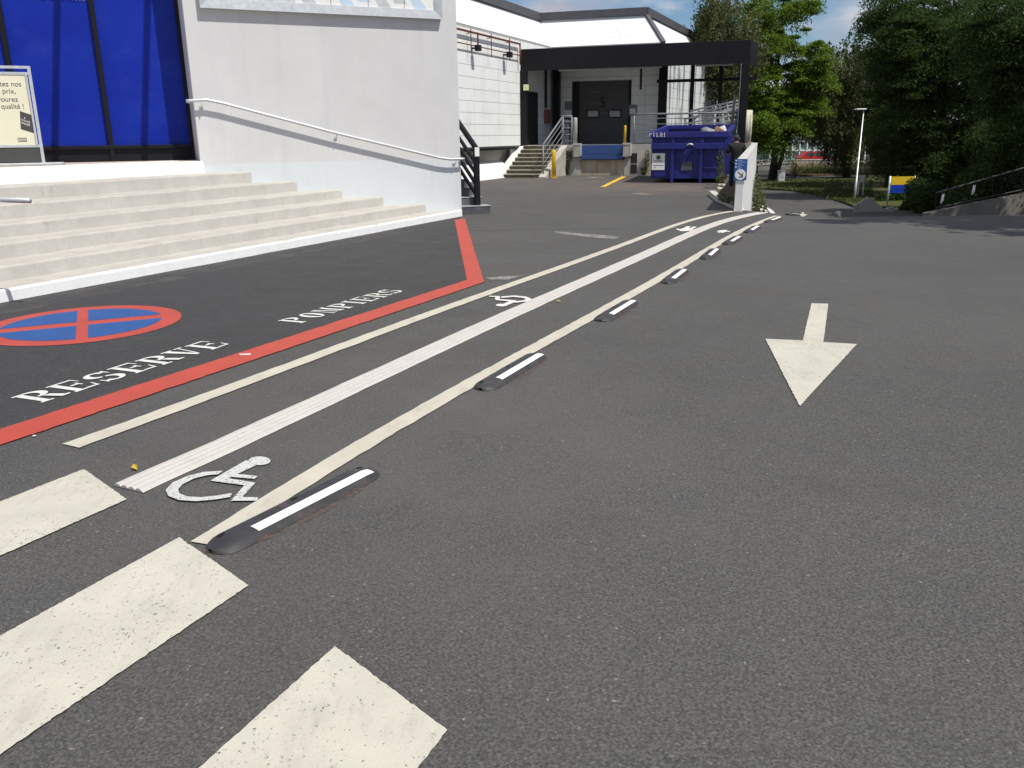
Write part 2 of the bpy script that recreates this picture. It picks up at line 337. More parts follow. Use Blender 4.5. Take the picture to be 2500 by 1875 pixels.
def wallmat():
    mt, nt, b, pos, out = newmat('white_render')
    c = mixc(nt, noise(nt, pos, 1.1, 5, .6, .3, .7), (.59, .588, .585), (.65, .647, .643))
    c = mixc(nt, mulv(nt, noise(nt, stretch(nt, pos, (1, 1, .3)), 1.6, 4, .6, .5, .8), .4), c, (.54, .54, .56))
    sx = N(nt, 'ShaderNodeSeparateXYZ'); nt.links.new(pos, sx.inputs[0])
    zz = mulv(nt, sx.outputs[2], mulv(nt, noise(nt, pos, 9, 3), .02), 'ADD')
    r = N(nt, 'ShaderNodeMapRange'); r.inputs[1].default_value = 1.155; r.inputs[2].default_value = 1.135
    nt.links.new(zz, r.inputs[0])
    c = mixc(nt, r.outputs[0], c, mixc(nt, noise(nt, pos, 2, 4), (.60, .635, .655), (.67, .71, .73)))
    c = mixc(nt, mulv(nt, noise(nt, stretch(nt, pos, (1, 1, .10)), 3.2, 5, .6, .52, .78), .32), c, (.46, .46, .47))
    c = mixc(nt, mulv(nt, noise(nt, pos, 5.5, 6, .75, .62, .8), .35), c, (.50, .49, .47))
    nt.links.new(c, b.inputs['Base Color']); b.inputs['Roughness'].default_value = .85; b.inputs['Specular IOR Level'].default_value = .25
    bump(nt, b, noise(nt, pos, 60, 4, .65), .35, .008)
    return mt
M['render'] = wallmat()
def bluemat():
    mt, nt, b, pos, out = newmat('blue_film_glass')
    c = mixc(nt, noise(nt, pos, .8, 3, .6, .3, .7), (.006, .020, .28), (.009, .030, .34))
    c = mixc(nt, mulv(nt, noise(nt, pos, 2.2, 5, .7, .5, .8), .12), c, (.10, .14, .42))
    nt.links.new(c, b.inputs['Base Color']); b.inputs['Roughness'].default_value = .3; b.inputs['Specular IOR Level'].default_value = .18
    return mt
M['blue_glass'] = bluemat()
def stainmat():
    mt, nt, b, pos, out = newmat('streaked_cladding')
    c = mixc(nt, noise(nt, pos, .8, 3), (.68, .71, .70), (.76, .78, .77))
    s = noise(nt, stretch(nt, pos, (1, 1, .09)), 2.6, 5, .62, .50, .57)
    c = mixc(nt, mulv(nt, s, .8), c, (.13, .15, .14))
    nt.links.new(c, b.inputs['Base Color']); b.inputs['Roughness'].default_value = .5
    return mt
M['streaked'] = stainmat()

# ------------------------------------------------------------------ ground and yard
ys = [-80, -30, -10, 0] + list(np.arange(2, 14, 2)) + list(np.arange(14, 38.01, .25)) + [42, 50, 60, 80, 120, 200, 400, 900]
xs = [-500, -200, -80, -40, -20, -10, -5, 0] + list(np.arange(2, 9.01, .25)) + [10, 12, 15, 20, 30, 60, 150, 500]
b = MB(); nx = len(xs)
b.add([(x, y, gz(x, y)) for y in ys for x in xs], [(j*nx+i, j*nx+i+1, (j+1)*nx+i+1, (j+1)*nx+i) for j in range(len(ys)-1) for i in range(nx-1)])
ground = put(bpy.data.objects.new('ground', b.mesh('ground', M['asphalt'], smooth=True)), Matrix.Identity(4)); tag(ground, 'grey asphalt roadway running forward and down over a crest', kind='structure')
NR = at(1812, 517)                               # near right corner of the ramp parapet
FV = np.array([math.sin(R(23)), math.cos(R(23)), 0]); UV = np.array([math.sin(R(107)), math.cos(R(107)), 0]); ZV = np.array([0, 0, 1.0])
DO = np.array([.47, 35.2, 0])                    # left front corner of the dock
def D(u, v, z=0.): return DO+u*UV+v*FV+np.array([0, 0, z])
def upx(px, v, py=250.):                         # u on the line parallel to the dock front, v metres back
    A = D(0, v); return float((vp(px, py, A, A+UV)-A)[:2].dot(UV[:2]))
def zpx(px, py, v): A = D(0, v); return float(vp(px, py, A, A+UV)[2])
DZ = 1.18
ucorn = upx(1850, 0, 340)
DC = D(ucorn, 0)                                 # right front corner of the dock platform
b = MB(); _w2 = upx(1612, 3.75)
pl = [(-70, 14.5), (2, 14.5), (4.43, 17.0), (NR[0]-.03, NR[1]+.01), (DC[0]-.03, DC[1]+.01), tuple((DC+np.array([math.sin(R(13)), math.cos(R(13)), 0])*3.7)[:2]), tuple(D(_w2+.2, 3.8)[:2]), tuple((D(_w2, 3.8)+FV*18)[:2]), (-70, 60)]
def sz(x, y):                                    # level of whatever surface is on top at (x, y)
    if y < 14.5: return gz(x, y)
    xr = 2+(y-14.5)*2.45/2.5 if y < 17 else 4.45+(y-17)*(NR[0]-4.45)/max(.01, NR[1]-17) if y < NR[1] else NR[0]+(y-NR[1])*(DC[0]-NR[0])/(DC[1]-NR[1])
    return .003 if x < xr and y < DC[1]+.5 else gz(x, y)
b.prism(pl, -2.4, .003)
yard = b.build('loading_yard', M['asphalt']); tag(yard, 'level asphalt loading yard in front of the dock', kind='structure')

def offpath(pts, w):
    """left/right offsets of a plan path"""
    P = np.array([p[:2] for p in pts]); T = np.gradient(P, axis=0); T /= np.linalg.norm(T, axis=1)[:, None]
    Nn = np.stack([-T[:, 1], T[:, 0]], 1); w = np.array(w).reshape(-1, 1) if not np.isscalar(w) else w
    return P+Nn*w/2, P-Nn*w/2
def smooth_path(P, step=.07):
    P = np.array([p[:2] for p in P], float); out = []
    for i in range(len(P)-1):
        p0, p1, p2, p3 = P[max(i-1, 0)], P[i], P[i+1], P[min(i+2, len(P)-1)]
        n = max(2, int(np.linalg.norm(p2-p1)/step))
        for k in range(n):
            t = k/n; out.append(.5*((2*p1)+(-p0+p2)*t+(2*p0-5*p1+4*p2-p3)*t*t+(-p0+3*p1-3*p2+p3)*t**3))
    out.append(P[-1]); return np.array(out)
PZ = .007
def fair(P, step=.07):                           # fair curve through measured points (x as a smooth function of y)
    P = np.array([p[:2] for p in P]); k = np.polyfit(P[:, 1], P[:, 0], 5); y = np.arange(P[0, 1], P[-1, 1], step); return np.stack([np.polyval(k, y), y], 1)
def strip(name, path, w, mat, jit=.0022, z=PZ, label=None):
    Lp, Rp = offpath(path, w); n = len(path); b = MB()
    Lp = Lp+rng.normal(0, jit, Lp.shape); Rp = Rp+rng.normal(0, jit, Rp.shape)
    V = [(p[0], p[1], sz(*p)+z) for p in Lp]+[(p[0], p[1], sz(*p)+z) for p in Rp]
    b.add(V, [(n+i, n+i+1, i+1, i) for i in range(n-1)])
    o = b.build(name, mat, ground); return tag(o, label)
def patch(name, poly, mat, jit=.004, step=.07, z=PZ, parent=None, label=None):
    """flat painted polygon with slightly ragged edges"""
    P = []
    for i in range(len(poly)):
        a, c = np.array(poly[i][:2]), np.array(poly[(i+1) % len(poly)][:2]); n = max(1, int(np.linalg.norm(c-a)/step))
        P += [a+(c-a)*k/n+(rng.normal(0, jit, 2) if k else 0) for k in range(n)]
    a = sum(P[i][0]*P[(i+1) % len(P)][1]-P[(i+1) % len(P)][0]*P[i][1] for i in range(len(P)))
    if a < 0: P = P[::-1]
    b = MB().poly3([(p[0], p[1], sz(*p)+z) for p in P]); o = b.build(name, mat, parent or ground)
    bm = bmesh.new(); bm.from_mesh(o.data); bmesh.ops.triangulate(bm, faces=bm.faces); bm.to_mesh(o.data); bm.free()
    return tag(o, label)
def pxp(L_, z=0.): return [at(x, y, z) for x, y in L_]

# darker fire-lane asphalt inside the red border
ro = [at(0, 1090), at(1182, 690), at(1135, 535)]; ri = [at(0, 1050), at(1140, 685), at(1110, 538)]
e = (ro[1]-ro[0]); e /= np.linalg.norm(e); ro0, ri0 = ro[0]-e*2.2, ri[0]-e*2.2
patch('fire_lane_surface', [ri0+(ro0-ri0)*.5, (ro[1]+ri[1])/2, (ro[2]+ri[2])/2, (-.99, 17.0), (-6.0, 6.4), (-8, 3.5)], M['asphalt_dark'], .01, .3, z=.004, label='darker asphalt of the fire lane inside the red border')
patch('red_border', [ro0, ro[1], ro[2], ri[2], ri[1], ri0], M['red_paint'], .003, .05, z=.008, label='red painted border line of the fire lane')
# zebra bars
zd = np.array([-.205, -.42, 0]); 
def bar(pa, pb, la, lb, lab):
    patch('zebra_bar', pxp([pa, pb, lb, la]), M['cream'], .006, .05, label=lab)
def zebra(pa, pb, q, lab, ln=3.2):
    A, B_, Q = at(*pa), at(*pb), at(*q); d = Q-A; d /= np.linalg.norm(d)
    patch('zebra_bar', [A, B_, B_+d*ln, A+d*ln], M['cream'], .0013, .012, label=lab)
zebra((205, 1148), (310, 1222), (0, 1228), 'cream crossing bar nearest the red line')
zebra((438, 1315), (607, 1433), (0, 1557), 'cream crossing bar below the first lane separator')
zebra((818, 1582), (1092, 1787), (492, 1875), 'cream crossing bar at the bottom edge')
# lane lines
LA = fair(pxp([(172, 1091), (200, 1081), (316, 1040), (633, 922), (980, 793), (1208, 711), (1324, 668), (1462, 621), (1541, 590), (1606, 566), (1679, 541), (1737, 526), (1793, 516)]))
strip('lane_line', LA, .13, M['cream_line'], label='narrow cream line left of the ribbed guide strip')
LC = fair(pxp([(497, 1331), (670, 1221), (838, 1118), (980, 1035), (1138, 940), (1281, 865), (1425, 785), (1534, 724), (1606, 682), (1664, 650), (1715, 618), (1787, 577), (1841, 549), (1875, 536), (1900, 527)]))
strip('lane_line', LC, .125, M['cream_line'], label='cream line beside the row of black separators')
# lower walkway lines curling left at the bottom of the ramp
def lowp(px, py): return at(px, py, LOW)
for pts, w in (([(1890, 527), (1882, 516), (1870, 508), (1846, 500), (1800, 492)], .22), ([(1868, 524), (1863, 515), (1850, 508), (1830, 503)], .35)):
    strip('lane_line', smooth_path([lowp(*p) for p in pts], .4), w, M['white_paint'], .004, .02)
for L_ in ([(1962, 519), (1958, 519), (1957, 524), (1949, 524), (1955, 530), (1963, 530), (1971, 524), (1963, 524)], [(2046, 515), (2036, 521), (2043, 522), (2048, 530), (2054, 530), (2050, 522), (2057, 521)]):
    patch('arrow_marking', [lowp(*p) for p in L_], M['cream_line'], .01, .3, .02)
# arrow in the lane
AR = [(1981, 742), (2022, 743), (2010, 837), (2092, 842), (1952, 994), (1868, 829), (1960, 833)]
patch('arrow_marking', pxp(AR), M['cream'], .0016, .016, label='cream arrow in the empty lane pointing towards the viewer')
# yellow line in the yard, scuffs
patch('yellow_line', pxp([(1465, 457), (1478, 457), (1551, 421), (1540, 421)]), M['yellow_paint'], .01, .2, .009)
for L_ in ([(1425, 434), (1455, 432.5), (1480, 433), (1452, 435)], [(1455, 433.5), (1478, 432.5), (1476, 434), (1458, 435)], [(1395, 443), (1404, 442), (1403, 444)], [(1412, 452), (1421, 451), (1418, 453)], [(1448, 442.6), (1466, 442), (1462, 443.5)], [(1434, 447.5), (1444, 447), (1440, 448.5)],
           [(1545, 473), (1570, 473), (1600, 475.5), (1570, 476), (1548, 475)], [(1350, 566), (1380, 567), (1430, 572), (1448, 573), (1516, 579), (1500, 585), (1440, 580), (1400, 575), (1365, 572)], [(1185, 680), (1225, 676), (1280, 674), (1240, 684), (1200, 684)]):
    patch('scuff_mark', pxp(L_), M['scuff'], .02, .25, .0065)
for L_ in ([(584, 866.5), (612, 865.5), (613, 869), (586, 869.5)], [(80, 1066), (88, 1065), (89, 1068), (81, 1069.5)]):
    patch('paint_spot', pxp(L_), M['white_paint'], .001, .1, .0092)
# no-stopping disc
cC = (at(430, 785)+np.array([-.80, -.07, 0])); rad = .82
d1 = at(184, 838)-at(190, 752); d1 = np.array([d1[0], d1[1]]); d1 /= np.linalg.norm(d1); d2 = np.array([-d1[1], d1[0]])
def ring_pts(r, n=56): return [(cC[0]+r*math.cos(2*math.pi*k/n), cC[1]+r*math.sin(2*math.pi*k/n)) for k in range(n)]
disc = patch('no_stopping_disc', ring_pts(rad), M['red_paint'], .002, 1, .0075, label='red and blue no stopping disc painted on dark asphalt')
for s1 in (-1, 1):
    for s2 in (-1, 1):
        r_, h1, h2 = .655, .045, .088; q = []
        a0, a1 = math.asin(h1/r_), math.acos(h2/r_)
        q.append(cC[:2]+d1*s1*h2+d2*s2*h1)
        for k in range(15):
            a = a0+(a1-a0)*k/14; q.append(cC[:2]+d1*s1*r_*math.cos(a)+d2*s2*r_*math.sin(a))
        patch('blue_quarter', q, M['blue_paint'], .001, 1, .0095)
# stencilled words: slab letters from strokes in a 1 x 1 box (x along the word, y up)
def arc(cx, cy, rx0, ry0, rx1, ry1, a0, a1, n=10):
    o = [(cx+rx1*math.cos(R(a0+(a1-a0)*k/n)), cy+ry1*math.sin(R(a0+(a1-a0)*k/n))) for k in range(n+1)]
    i = [(cx+rx0*math.cos(R(a1+(a0-a1)*k/n)), cy+ry0*math.sin(R(a1+(a0-a1)*k/n))) for k in range(n+1)]
    return o+i
def rc(x0, y0, x1, y1): return [(x0, y0), (x1, y0), (x1, y1), (x0, y1)]
stem = [rc(.10, .07, .34, .93), rc(0, 0, .44, .07), rc(0, .93, .44, 1)]
GL = {'I': [rc(.38, .07, .62, .93), rc(.26, 0, .74, .07), rc(.26, .93, .74, 1)],
 'E': stem+[rc(.44, .92, .92, 1), [(.84, .92), (.92, .92), (.95, .70), (.90, .70)], rc(.44, 0, .92, .08), [(.84, .08), (.92, .08), (.98, .32), (.92, .32)], rc(.40, .47, .68, .55), rc(.66, .38, .73, .64)],
 'P': stem+[arc(.44, .73, .22, .19, .50, .27, -90, 90), rc(.40, .92, .46, 1.0), rc(.40, .46, .46, .54)],
 'O': [arc(.53, .5, .20, .42, .50, .5, 98, 262, 14), arc(.47, .5, .20, .42, .50, .5, -82, 82, 14)],
 'S': [arc(.48, .735, .20, .185, .46, .265, 20, 262, 14), arc(.52, .265, .20, .185, .46, .265, -160, 88, 14), [(.86, .98), (.93, .98), (.93, .66), (.86, .72)], [(.07, .34), (.14, .28), (.14, .02), (.07, .02)]],
 'V': [[(.12, .93), (.40, .93), (.60, .05), (.45, 0)], rc(0, .93, .50, 1), [(.78, .93), (.86, .93), (.60, .0), (.56, .12)], rc(.62, .93, 1, 1)],
 'M': [rc(.06, .07, .16, .93), rc(0, 0, .26, .07), rc(0, .93, .2, 1), [(.2, 1), (.36, 1), (.56, .1), (.46, 0)], [(.80, .95), (.74, .95), (.58, .1), (.60, 0.)], rc(.76, .07, .98, .93), rc(.68, 0, 1.06, .07), rc(.76, .93, 1.06, 1)],
 'L': stem+[rc(.44, 0, .92, .08), [(.84, .08), (.92, .08), (.98, .36), (.92, .36)]],
 '1': [rc(.36, .07, .62, 1), rc(.24, 0, .76, .07), [(.18, .84), (.36, 1.0), (.36, .88)]],
}
GL['R'] = GL['P']+[[(.50, .46), (.74, .42), (.96, .0), (.70, .0)], [(.9, 0), (1.02, .0), (1.02, .07), (.88, .1)]]
def letter_mesh(ch):
    b = MB()
    for k, pl in enumerate(GL[ch]): b.add([(x, y, .0004*k) for x, y in pl], [tuple(range(len(pl)))])
    me = b.mesh('letter_'+ch); bm = bmesh.new(); bm.from_mesh(me); bmesh.ops.recalc_face_normals(bm, faces=bm.faces)
    for f in bm.faces:
        if f.normal.z < 0: f.normal_flip()
    bmesh.ops.triangulate(bm, faces=bm.faces); bm.to_mesh(me); bm.free(); return me
LM = {}
def word(s, origin, ex, ey, wl, h, gap, mat, parent, name='painted_letter'):
    ex = np.array(ex, float); ey = np.array(ey, float); ez = np.cross(ex, ey); ez /= np.linalg.norm(ez)
    x = 0
    for ch in s:
        if (ch, mat.name) not in LM: me = letter_mesh(ch); me.materials.append(mat); LM[(ch, mat.name)] = me
        w = wl*(.55 if ch in 'I1' else 1.1 if ch == 'M' else 1)
        off = -.25*wl if ch in 'I1' else 0
        W = frame(np.array(origin)+ex*(x+off), ex*wl, ey*h, ez); share(name, LM[(ch, mat.name)], W, parent)
        x += w+gap
O1 = at(104, 986); E1 = at(568, 841); up1 = np.array([-.94, .34, 0])
d_ = E1-O1; ln = np.linalg.norm(d_); word('RESERVE', O1+np.array([0, 0, .0085]), d_/ln, up1, ln/7*.87, .28, ln/7*.145, M['white_paint'], ground)
O1 = at(736, 791); E1 = at(993, 711); d_ = E1-O1; ln = np.linalg.norm(d_)
word('POMPIERS', O1+np.array([0, 0, .0085]), d_/ln, np.array([-.95, .32, 0]), ln/8*.86, .25, ln/8*.19, M['white_paint'], ground)
# wheelchair and walking symbols
def symbol(name, polys, conv, label, mat=M['worn_white']):
    b = MB()
    for k, pl in enumerate(polys):
        P = [at(*conv(*q)) for q in pl]; a = sum(P[i][0]*P[(i+1) % len(P)][1]-P[(i+1) % len(P)][0]*P[i][1] for i in range(len(P)))
        if a < 0: P = P[::-1]
        b.poly3([(p[0], p[1], sz(p[0], p[1])+.0075+.0005*k) for p in P])
    o = b.build(name, mat, ground); bm = bmesh.new(); bm.from_mesh(o.data); bmesh.ops.triangulate(bm, faces=bm.faces); bm.to_mesh(o.data); bm.free()
    return tag(o, label)
def ell(cx, cy, rx, ry, n=20): return [(cx+rx*math.cos(2*math.pi*k/n), cy-ry*math.sin(2*math.pi*k/n)) for k in range(n)]
c5 = lambda x, y: (100+x/2.458, 1000+y/2.458)
symbol('wheelchair_symbol', [ell(1312, 315, 66, 26), [(1232, 312), (1292, 342), (1085, 440), (1020, 434)], [(1165, 394), (1302, 408), (1283, 426), (1128, 411)], [(1045, 420), (1090, 416), (1287, 449), (1270, 470), (1020, 437)],
    [(1230, 456), (1287, 451), (1195, 554), (1140, 559)], [(1190, 536), (1305, 538), (1298, 558), (1140, 559)],
    [(1092, 379), (980, 385), (880, 410), (790, 450), (750, 495), (765, 530), (830, 555), (930, 562), (1040, 553), (1136, 537), (1150, 512), (1060, 528), (960, 538), (880, 533), (832, 515), (825, 490), (852, 460), (920, 425), (1000, 405), (1064, 400)]], c5, 'worn white wheelchair symbol by the crossing')
c4 = lambda x, y: (1100+x/2.765, 480+y/2.765)
symbol('wheelchair_symbol', [ell(345, 737, 40, 9), [(352, 732), (392, 735), (450, 711), (405, 706)], [(295, 694), (330, 697), (445, 706), (432, 715), (308, 704)], [(258, 675), (334, 677), (332, 699), (300, 697), (303, 683), (262, 681)],
    [(340, 680), (430, 673), (510, 681), (548, 697), (522, 713), (440, 722), (390, 719), (400, 711), (440, 713), (490, 707), (512, 697), (480, 688), (420, 683), (345, 690)]], c4, 'small white wheelchair symbol between the lane lines', M['white_paint'])
c6 = lambda x, y: (1600+x/6.32, 480+y/6.32)
symbol('walking_symbol', [[(310, 512), (350, 498), (375, 510), (440, 490), (480, 465), (550, 465), (520, 490), (545, 495), (575, 468), (640, 470), (610, 490), (560, 515), (645, 510), (640, 525), (540, 532), (470, 540), (390, 540), (340, 518)]], c6, 'white walking figure symbol left of the guide strip', M['white_paint'])
symbol('walking_symbol', [[(945, 545), (985, 528), (1040, 522), (1115, 520), (1090, 535), (1155, 538), (1145, 552), (1085, 548), (1050, 565), (1020, 570), (1015, 555), (975, 568), (958, 560), (1000, 545), (950, 550)]], c6, 'white walking figure symbol right of the guide strip', M['white_paint'])
def dustmat(name, col, lo, hi, sc):
    mt, nt, b, pos, out = newmat(name); c = mixc(nt, noise(nt, pos, 40, 3, .7, .3, .7), [q*.6 for q in col], [q*1.3 for q in col]); nt.links.new(c, b.inputs['Base Color']); b.inputs['Roughness'].default_value = .9
    tr_ = N(nt, 'ShaderNodeBsdfTransparent'); mxs = N(nt, 'ShaderNodeMixShader'); nt.links.new(mulv(nt, noise(nt, pos, sc, 6, .7, lo, hi), noise(nt, pos, 60, 3, .7, .3, .6)), mxs.inputs[0]); nt.links.new(tr_.outputs[0], mxs.inputs[1]); nt.links.new(b.outputs[0], mxs.inputs[2]); nt.links.new(mxs.outputs[0], out.inputs[0]); return mt
M['dust'] = dustmat('pale_dust', (.15, .145, .135), .38, .75, 2.2); M['brick_dust'] = dustmat('brick_dust', (.17, .095, .07), .40, .72, 7)
M['chalk'] = dustmat('chalky_scuff', (.34, .33, .30), .28, .55, 4)
for o_ in bpy.data.objects:
    if o_.name.startswith('scuff_mark'): o_.data.materials[0] = M['chalk']
ka, kd = at(1128, 530), np.array([-math.sin(R(25)), -math.cos(R(25)), 0]); kn = np.array([-kd[1], kd[0], 0])*1
for w0, w1 in ((.02, .22), (.22, .50)):
    P_ = [ka+kd*(.3+.25*i) for i in range(48)]; sg_ = 1 if kn[0] > 0 else -1
    b = MB(); b.add([(*(p+kn*sg_*w0)[:2], .0062) for p in P_]+[(*(p+kn*sg_*(w1+.06*math.sin(i*1.7)))[:2], .0062) for i, p in enumerate(P_)], [(i, i+1, 48+i+1, 48+i) for i in range(47)]); b.build('dust_strip', M['dust'], ground)
# ------------------------------------------------------------------ ribbed tactile guide strip
TP = fair(pxp([(318, 1196), (507, 1105), (751, 1000), (1043, 857), (1245, 773), (1389, 706), (1534, 637), (1642, 592), (1715, 561), (1780, 537), (1825, 526), (1862, 520)]), .08)
Tn = np.gradient(TP, axis=0); Tn /= np.linalg.norm(Tn, axis=1)[:, None]; Nn = np.stack([-Tn[:, 1], Tn[:, 0]], 1)
prof = [(-.098, .004), (-.090, .010)]
for k in range(4):
    c = -.069+.046*k; prof += [(c-.019, .010), (c-.011, .019), (c+.011, .019), (c+.019, .010)]
prof += [(.090, .010), (.098, .004)]
b = MB(); npf = len(prof); V = []
for i, p in enumerate(TP):
    wob = .002*math.sin(i*.7)+rng.normal(0, .0012)
    for s_, h in prof:
        q = p+Nn[i]*(s_+wob); V.append((q[0], q[1], sz(*p)+h))
b.add(V, [(i*npf+j, i*npf+j+1, (i+1)*npf+j+1, (i+1)*npf+j) for i in range(len(TP)-1) for j in range(npf-1)]); b.f = [f[::-1] for f in b.f]
b.add(V[:npf], [tuple(range(npf))])
o = b.build('tactile_guide_strip', M['tactile']); tag(o, 'long pale ribbed tactile guide strip running between the two cream lines', 'guide strip')
# ------------------------------------------------------------------ lane separators
def separator_meshes():
    Ln, Wd, Hh = .97, .178, .034; ns, nc = 28, 10
    def surf(s, c):                              # s 0..1 along, c -1..1 across
        x = (s-.5)*Ln; e = min(s, 1-s)*Ln/.095; w = Wd/2*(math.sqrt(1-(1-min(1, e))**2) if e < 1 else 1)
        h = Hh*(1-abs(c)**3.2)**.75*(.5+.5*sstep(e*.9)); return (x, c*w, h)
    b = MB(); V = [surf(min(.999, max(.001, (1-math.cos(math.pi*i/ns))/2)), -1+2*j/nc) for i in range(ns+1) for j in range(nc+1)]
    b.add(V, [(i*(nc+1)+j, (i+1)*(nc+1)+j, (i+1)*(nc+1)+j+1, i*(nc+1)+j+1) for i in range(ns) for j in range(nc)])
    body = b.mesh('separator_body', M['rubber'], smooth=True)
    t = MB(); n = 16; V = []
    for i in range(n+1):
        for c in (-.70, -.52, -.34, -.16):
            x, y, z = surf(.20+.74*i/n, c); V.append((x, y, z+.0025))
    t.add(V, [(i*4+j, (i+1)*4+j, (i+1)*4+j+1, i*4+j+1) for i in range(n) for j in range(3)])
    tape = t.mesh('separator_tape', M['reflector'], smooth=True)
    HS = []
    for s in (.09, .5, .94):
        h = MB(); x, y, z = surf(s, .42); h.add([(x+.020*math.cos(a), y+.012*math.sin(a), surf(s+.020*math.cos(a)/Ln, .42+.012*math.sin(a)/(Wd/2))[2]+.0025) for a in np.linspace(0, 2*math.pi, 12, endpoint=False)], [tuple(range(12))]); HS.append(h.mesh('bolt_hole', M['hole']))
    return body, tape, HS
SB, STp, SH = separator_meshes()
seps = [((516, 1347), (903, 1150), 'first black rubber separator with white tape beside the crossing'), ((1174, 942), (1336, 866), 'second black rubber lane separator from the crossing'),
 ((1450, 785), (1543, 738), 'third black rubber lane separator from the crossing'), ((1606, 691), (1668, 662), 'fourth black rubber lane separator from the crossing'),
 ((1700, 635), (1746, 614), 'fifth black rubber lane separator from the crossing'), ((1764, 599), (1801, 584), 'sixth black rubber lane separator with chipped tape'),
 ((1814, 567), (1847, 555), 'seventh black rubber lane separator near the crest'), ((1861, 543), (1890, 534), 'eighth black rubber lane separator just before the crest'),
 ((1906, 529), (1927, 525.5), 'black rubber lane separator lying on the crest itself')]
prev_dir = None
for k, (a, c, lab) in enumerate(seps):
    A, B_ = at(*a), at(*c); mid = (A+B_)/2
    j = int(np.argmin(np.linalg.norm(LC-mid[:2], axis=1))); j = min(max(j, 1), len(LC)-2); t = LC[j+1]-LC[j-1]; t = np.append(t/np.linalg.norm(t), 0)
    n_ = np.array([-t[1], t[0], 0]); mid = np.append(LC[j], 0)-n_*(.128 if k else .10)
    if k == 0: t = B_-A; t /= np.linalg.norm(t); n_ = np.array([-t[1], t[0], 0]); mid = (A+B_)/2+n_*-.01
    if k == 8: t = prev_dir; n_ = np.array([-t[1], t[0], 0]); mid = prev_mid+t*1.75
    prev_dir, prev_mid = t, mid
    if k: a_ = rng.normal(0, .025); t = np.array([t[0]*math.cos(a_)-t[1]*math.sin(a_), t[0]*math.sin(a_)+t[1]*math.cos(a_), 0]); n_ = np.array([-t[1], t[0], 0]); mid = mid+t*rng.normal(0, .05)
    z0 = gz(*mid[:2]); t = np.array([t[0], t[1], (gz(*(mid+t*.5)[:2])-gz(*(mid-t*.5)[:2]))]); t /= np.linalg.norm(t)
    W = frame((mid[0], mid[1], z0+.002), t, n_, np.cross(t, n_))
    patch('dust_ring', [mid+t*.51*math.cos(a_)+n_*(.10 if math.sin(a_) > 0 else .135)*math.sin(a_) for a_ in np.linspace(0, 2*math.pi, 26, endpoint=False)], M['brick_dust'], .004, 1, .0095)
    e_ = bpy.data.objects.new('lane_separator', None); e_.empty_display_size = .1; put(e_, W); tag(e_, lab, 'separator', 'rubber lane separators along the cream line')
    share('rubber_body', SB, W, e_); share('reflective_tape', STp, W, e_)
    if k < 6:
        for hm in SH: share('bolt_hole', hm, W, e_)

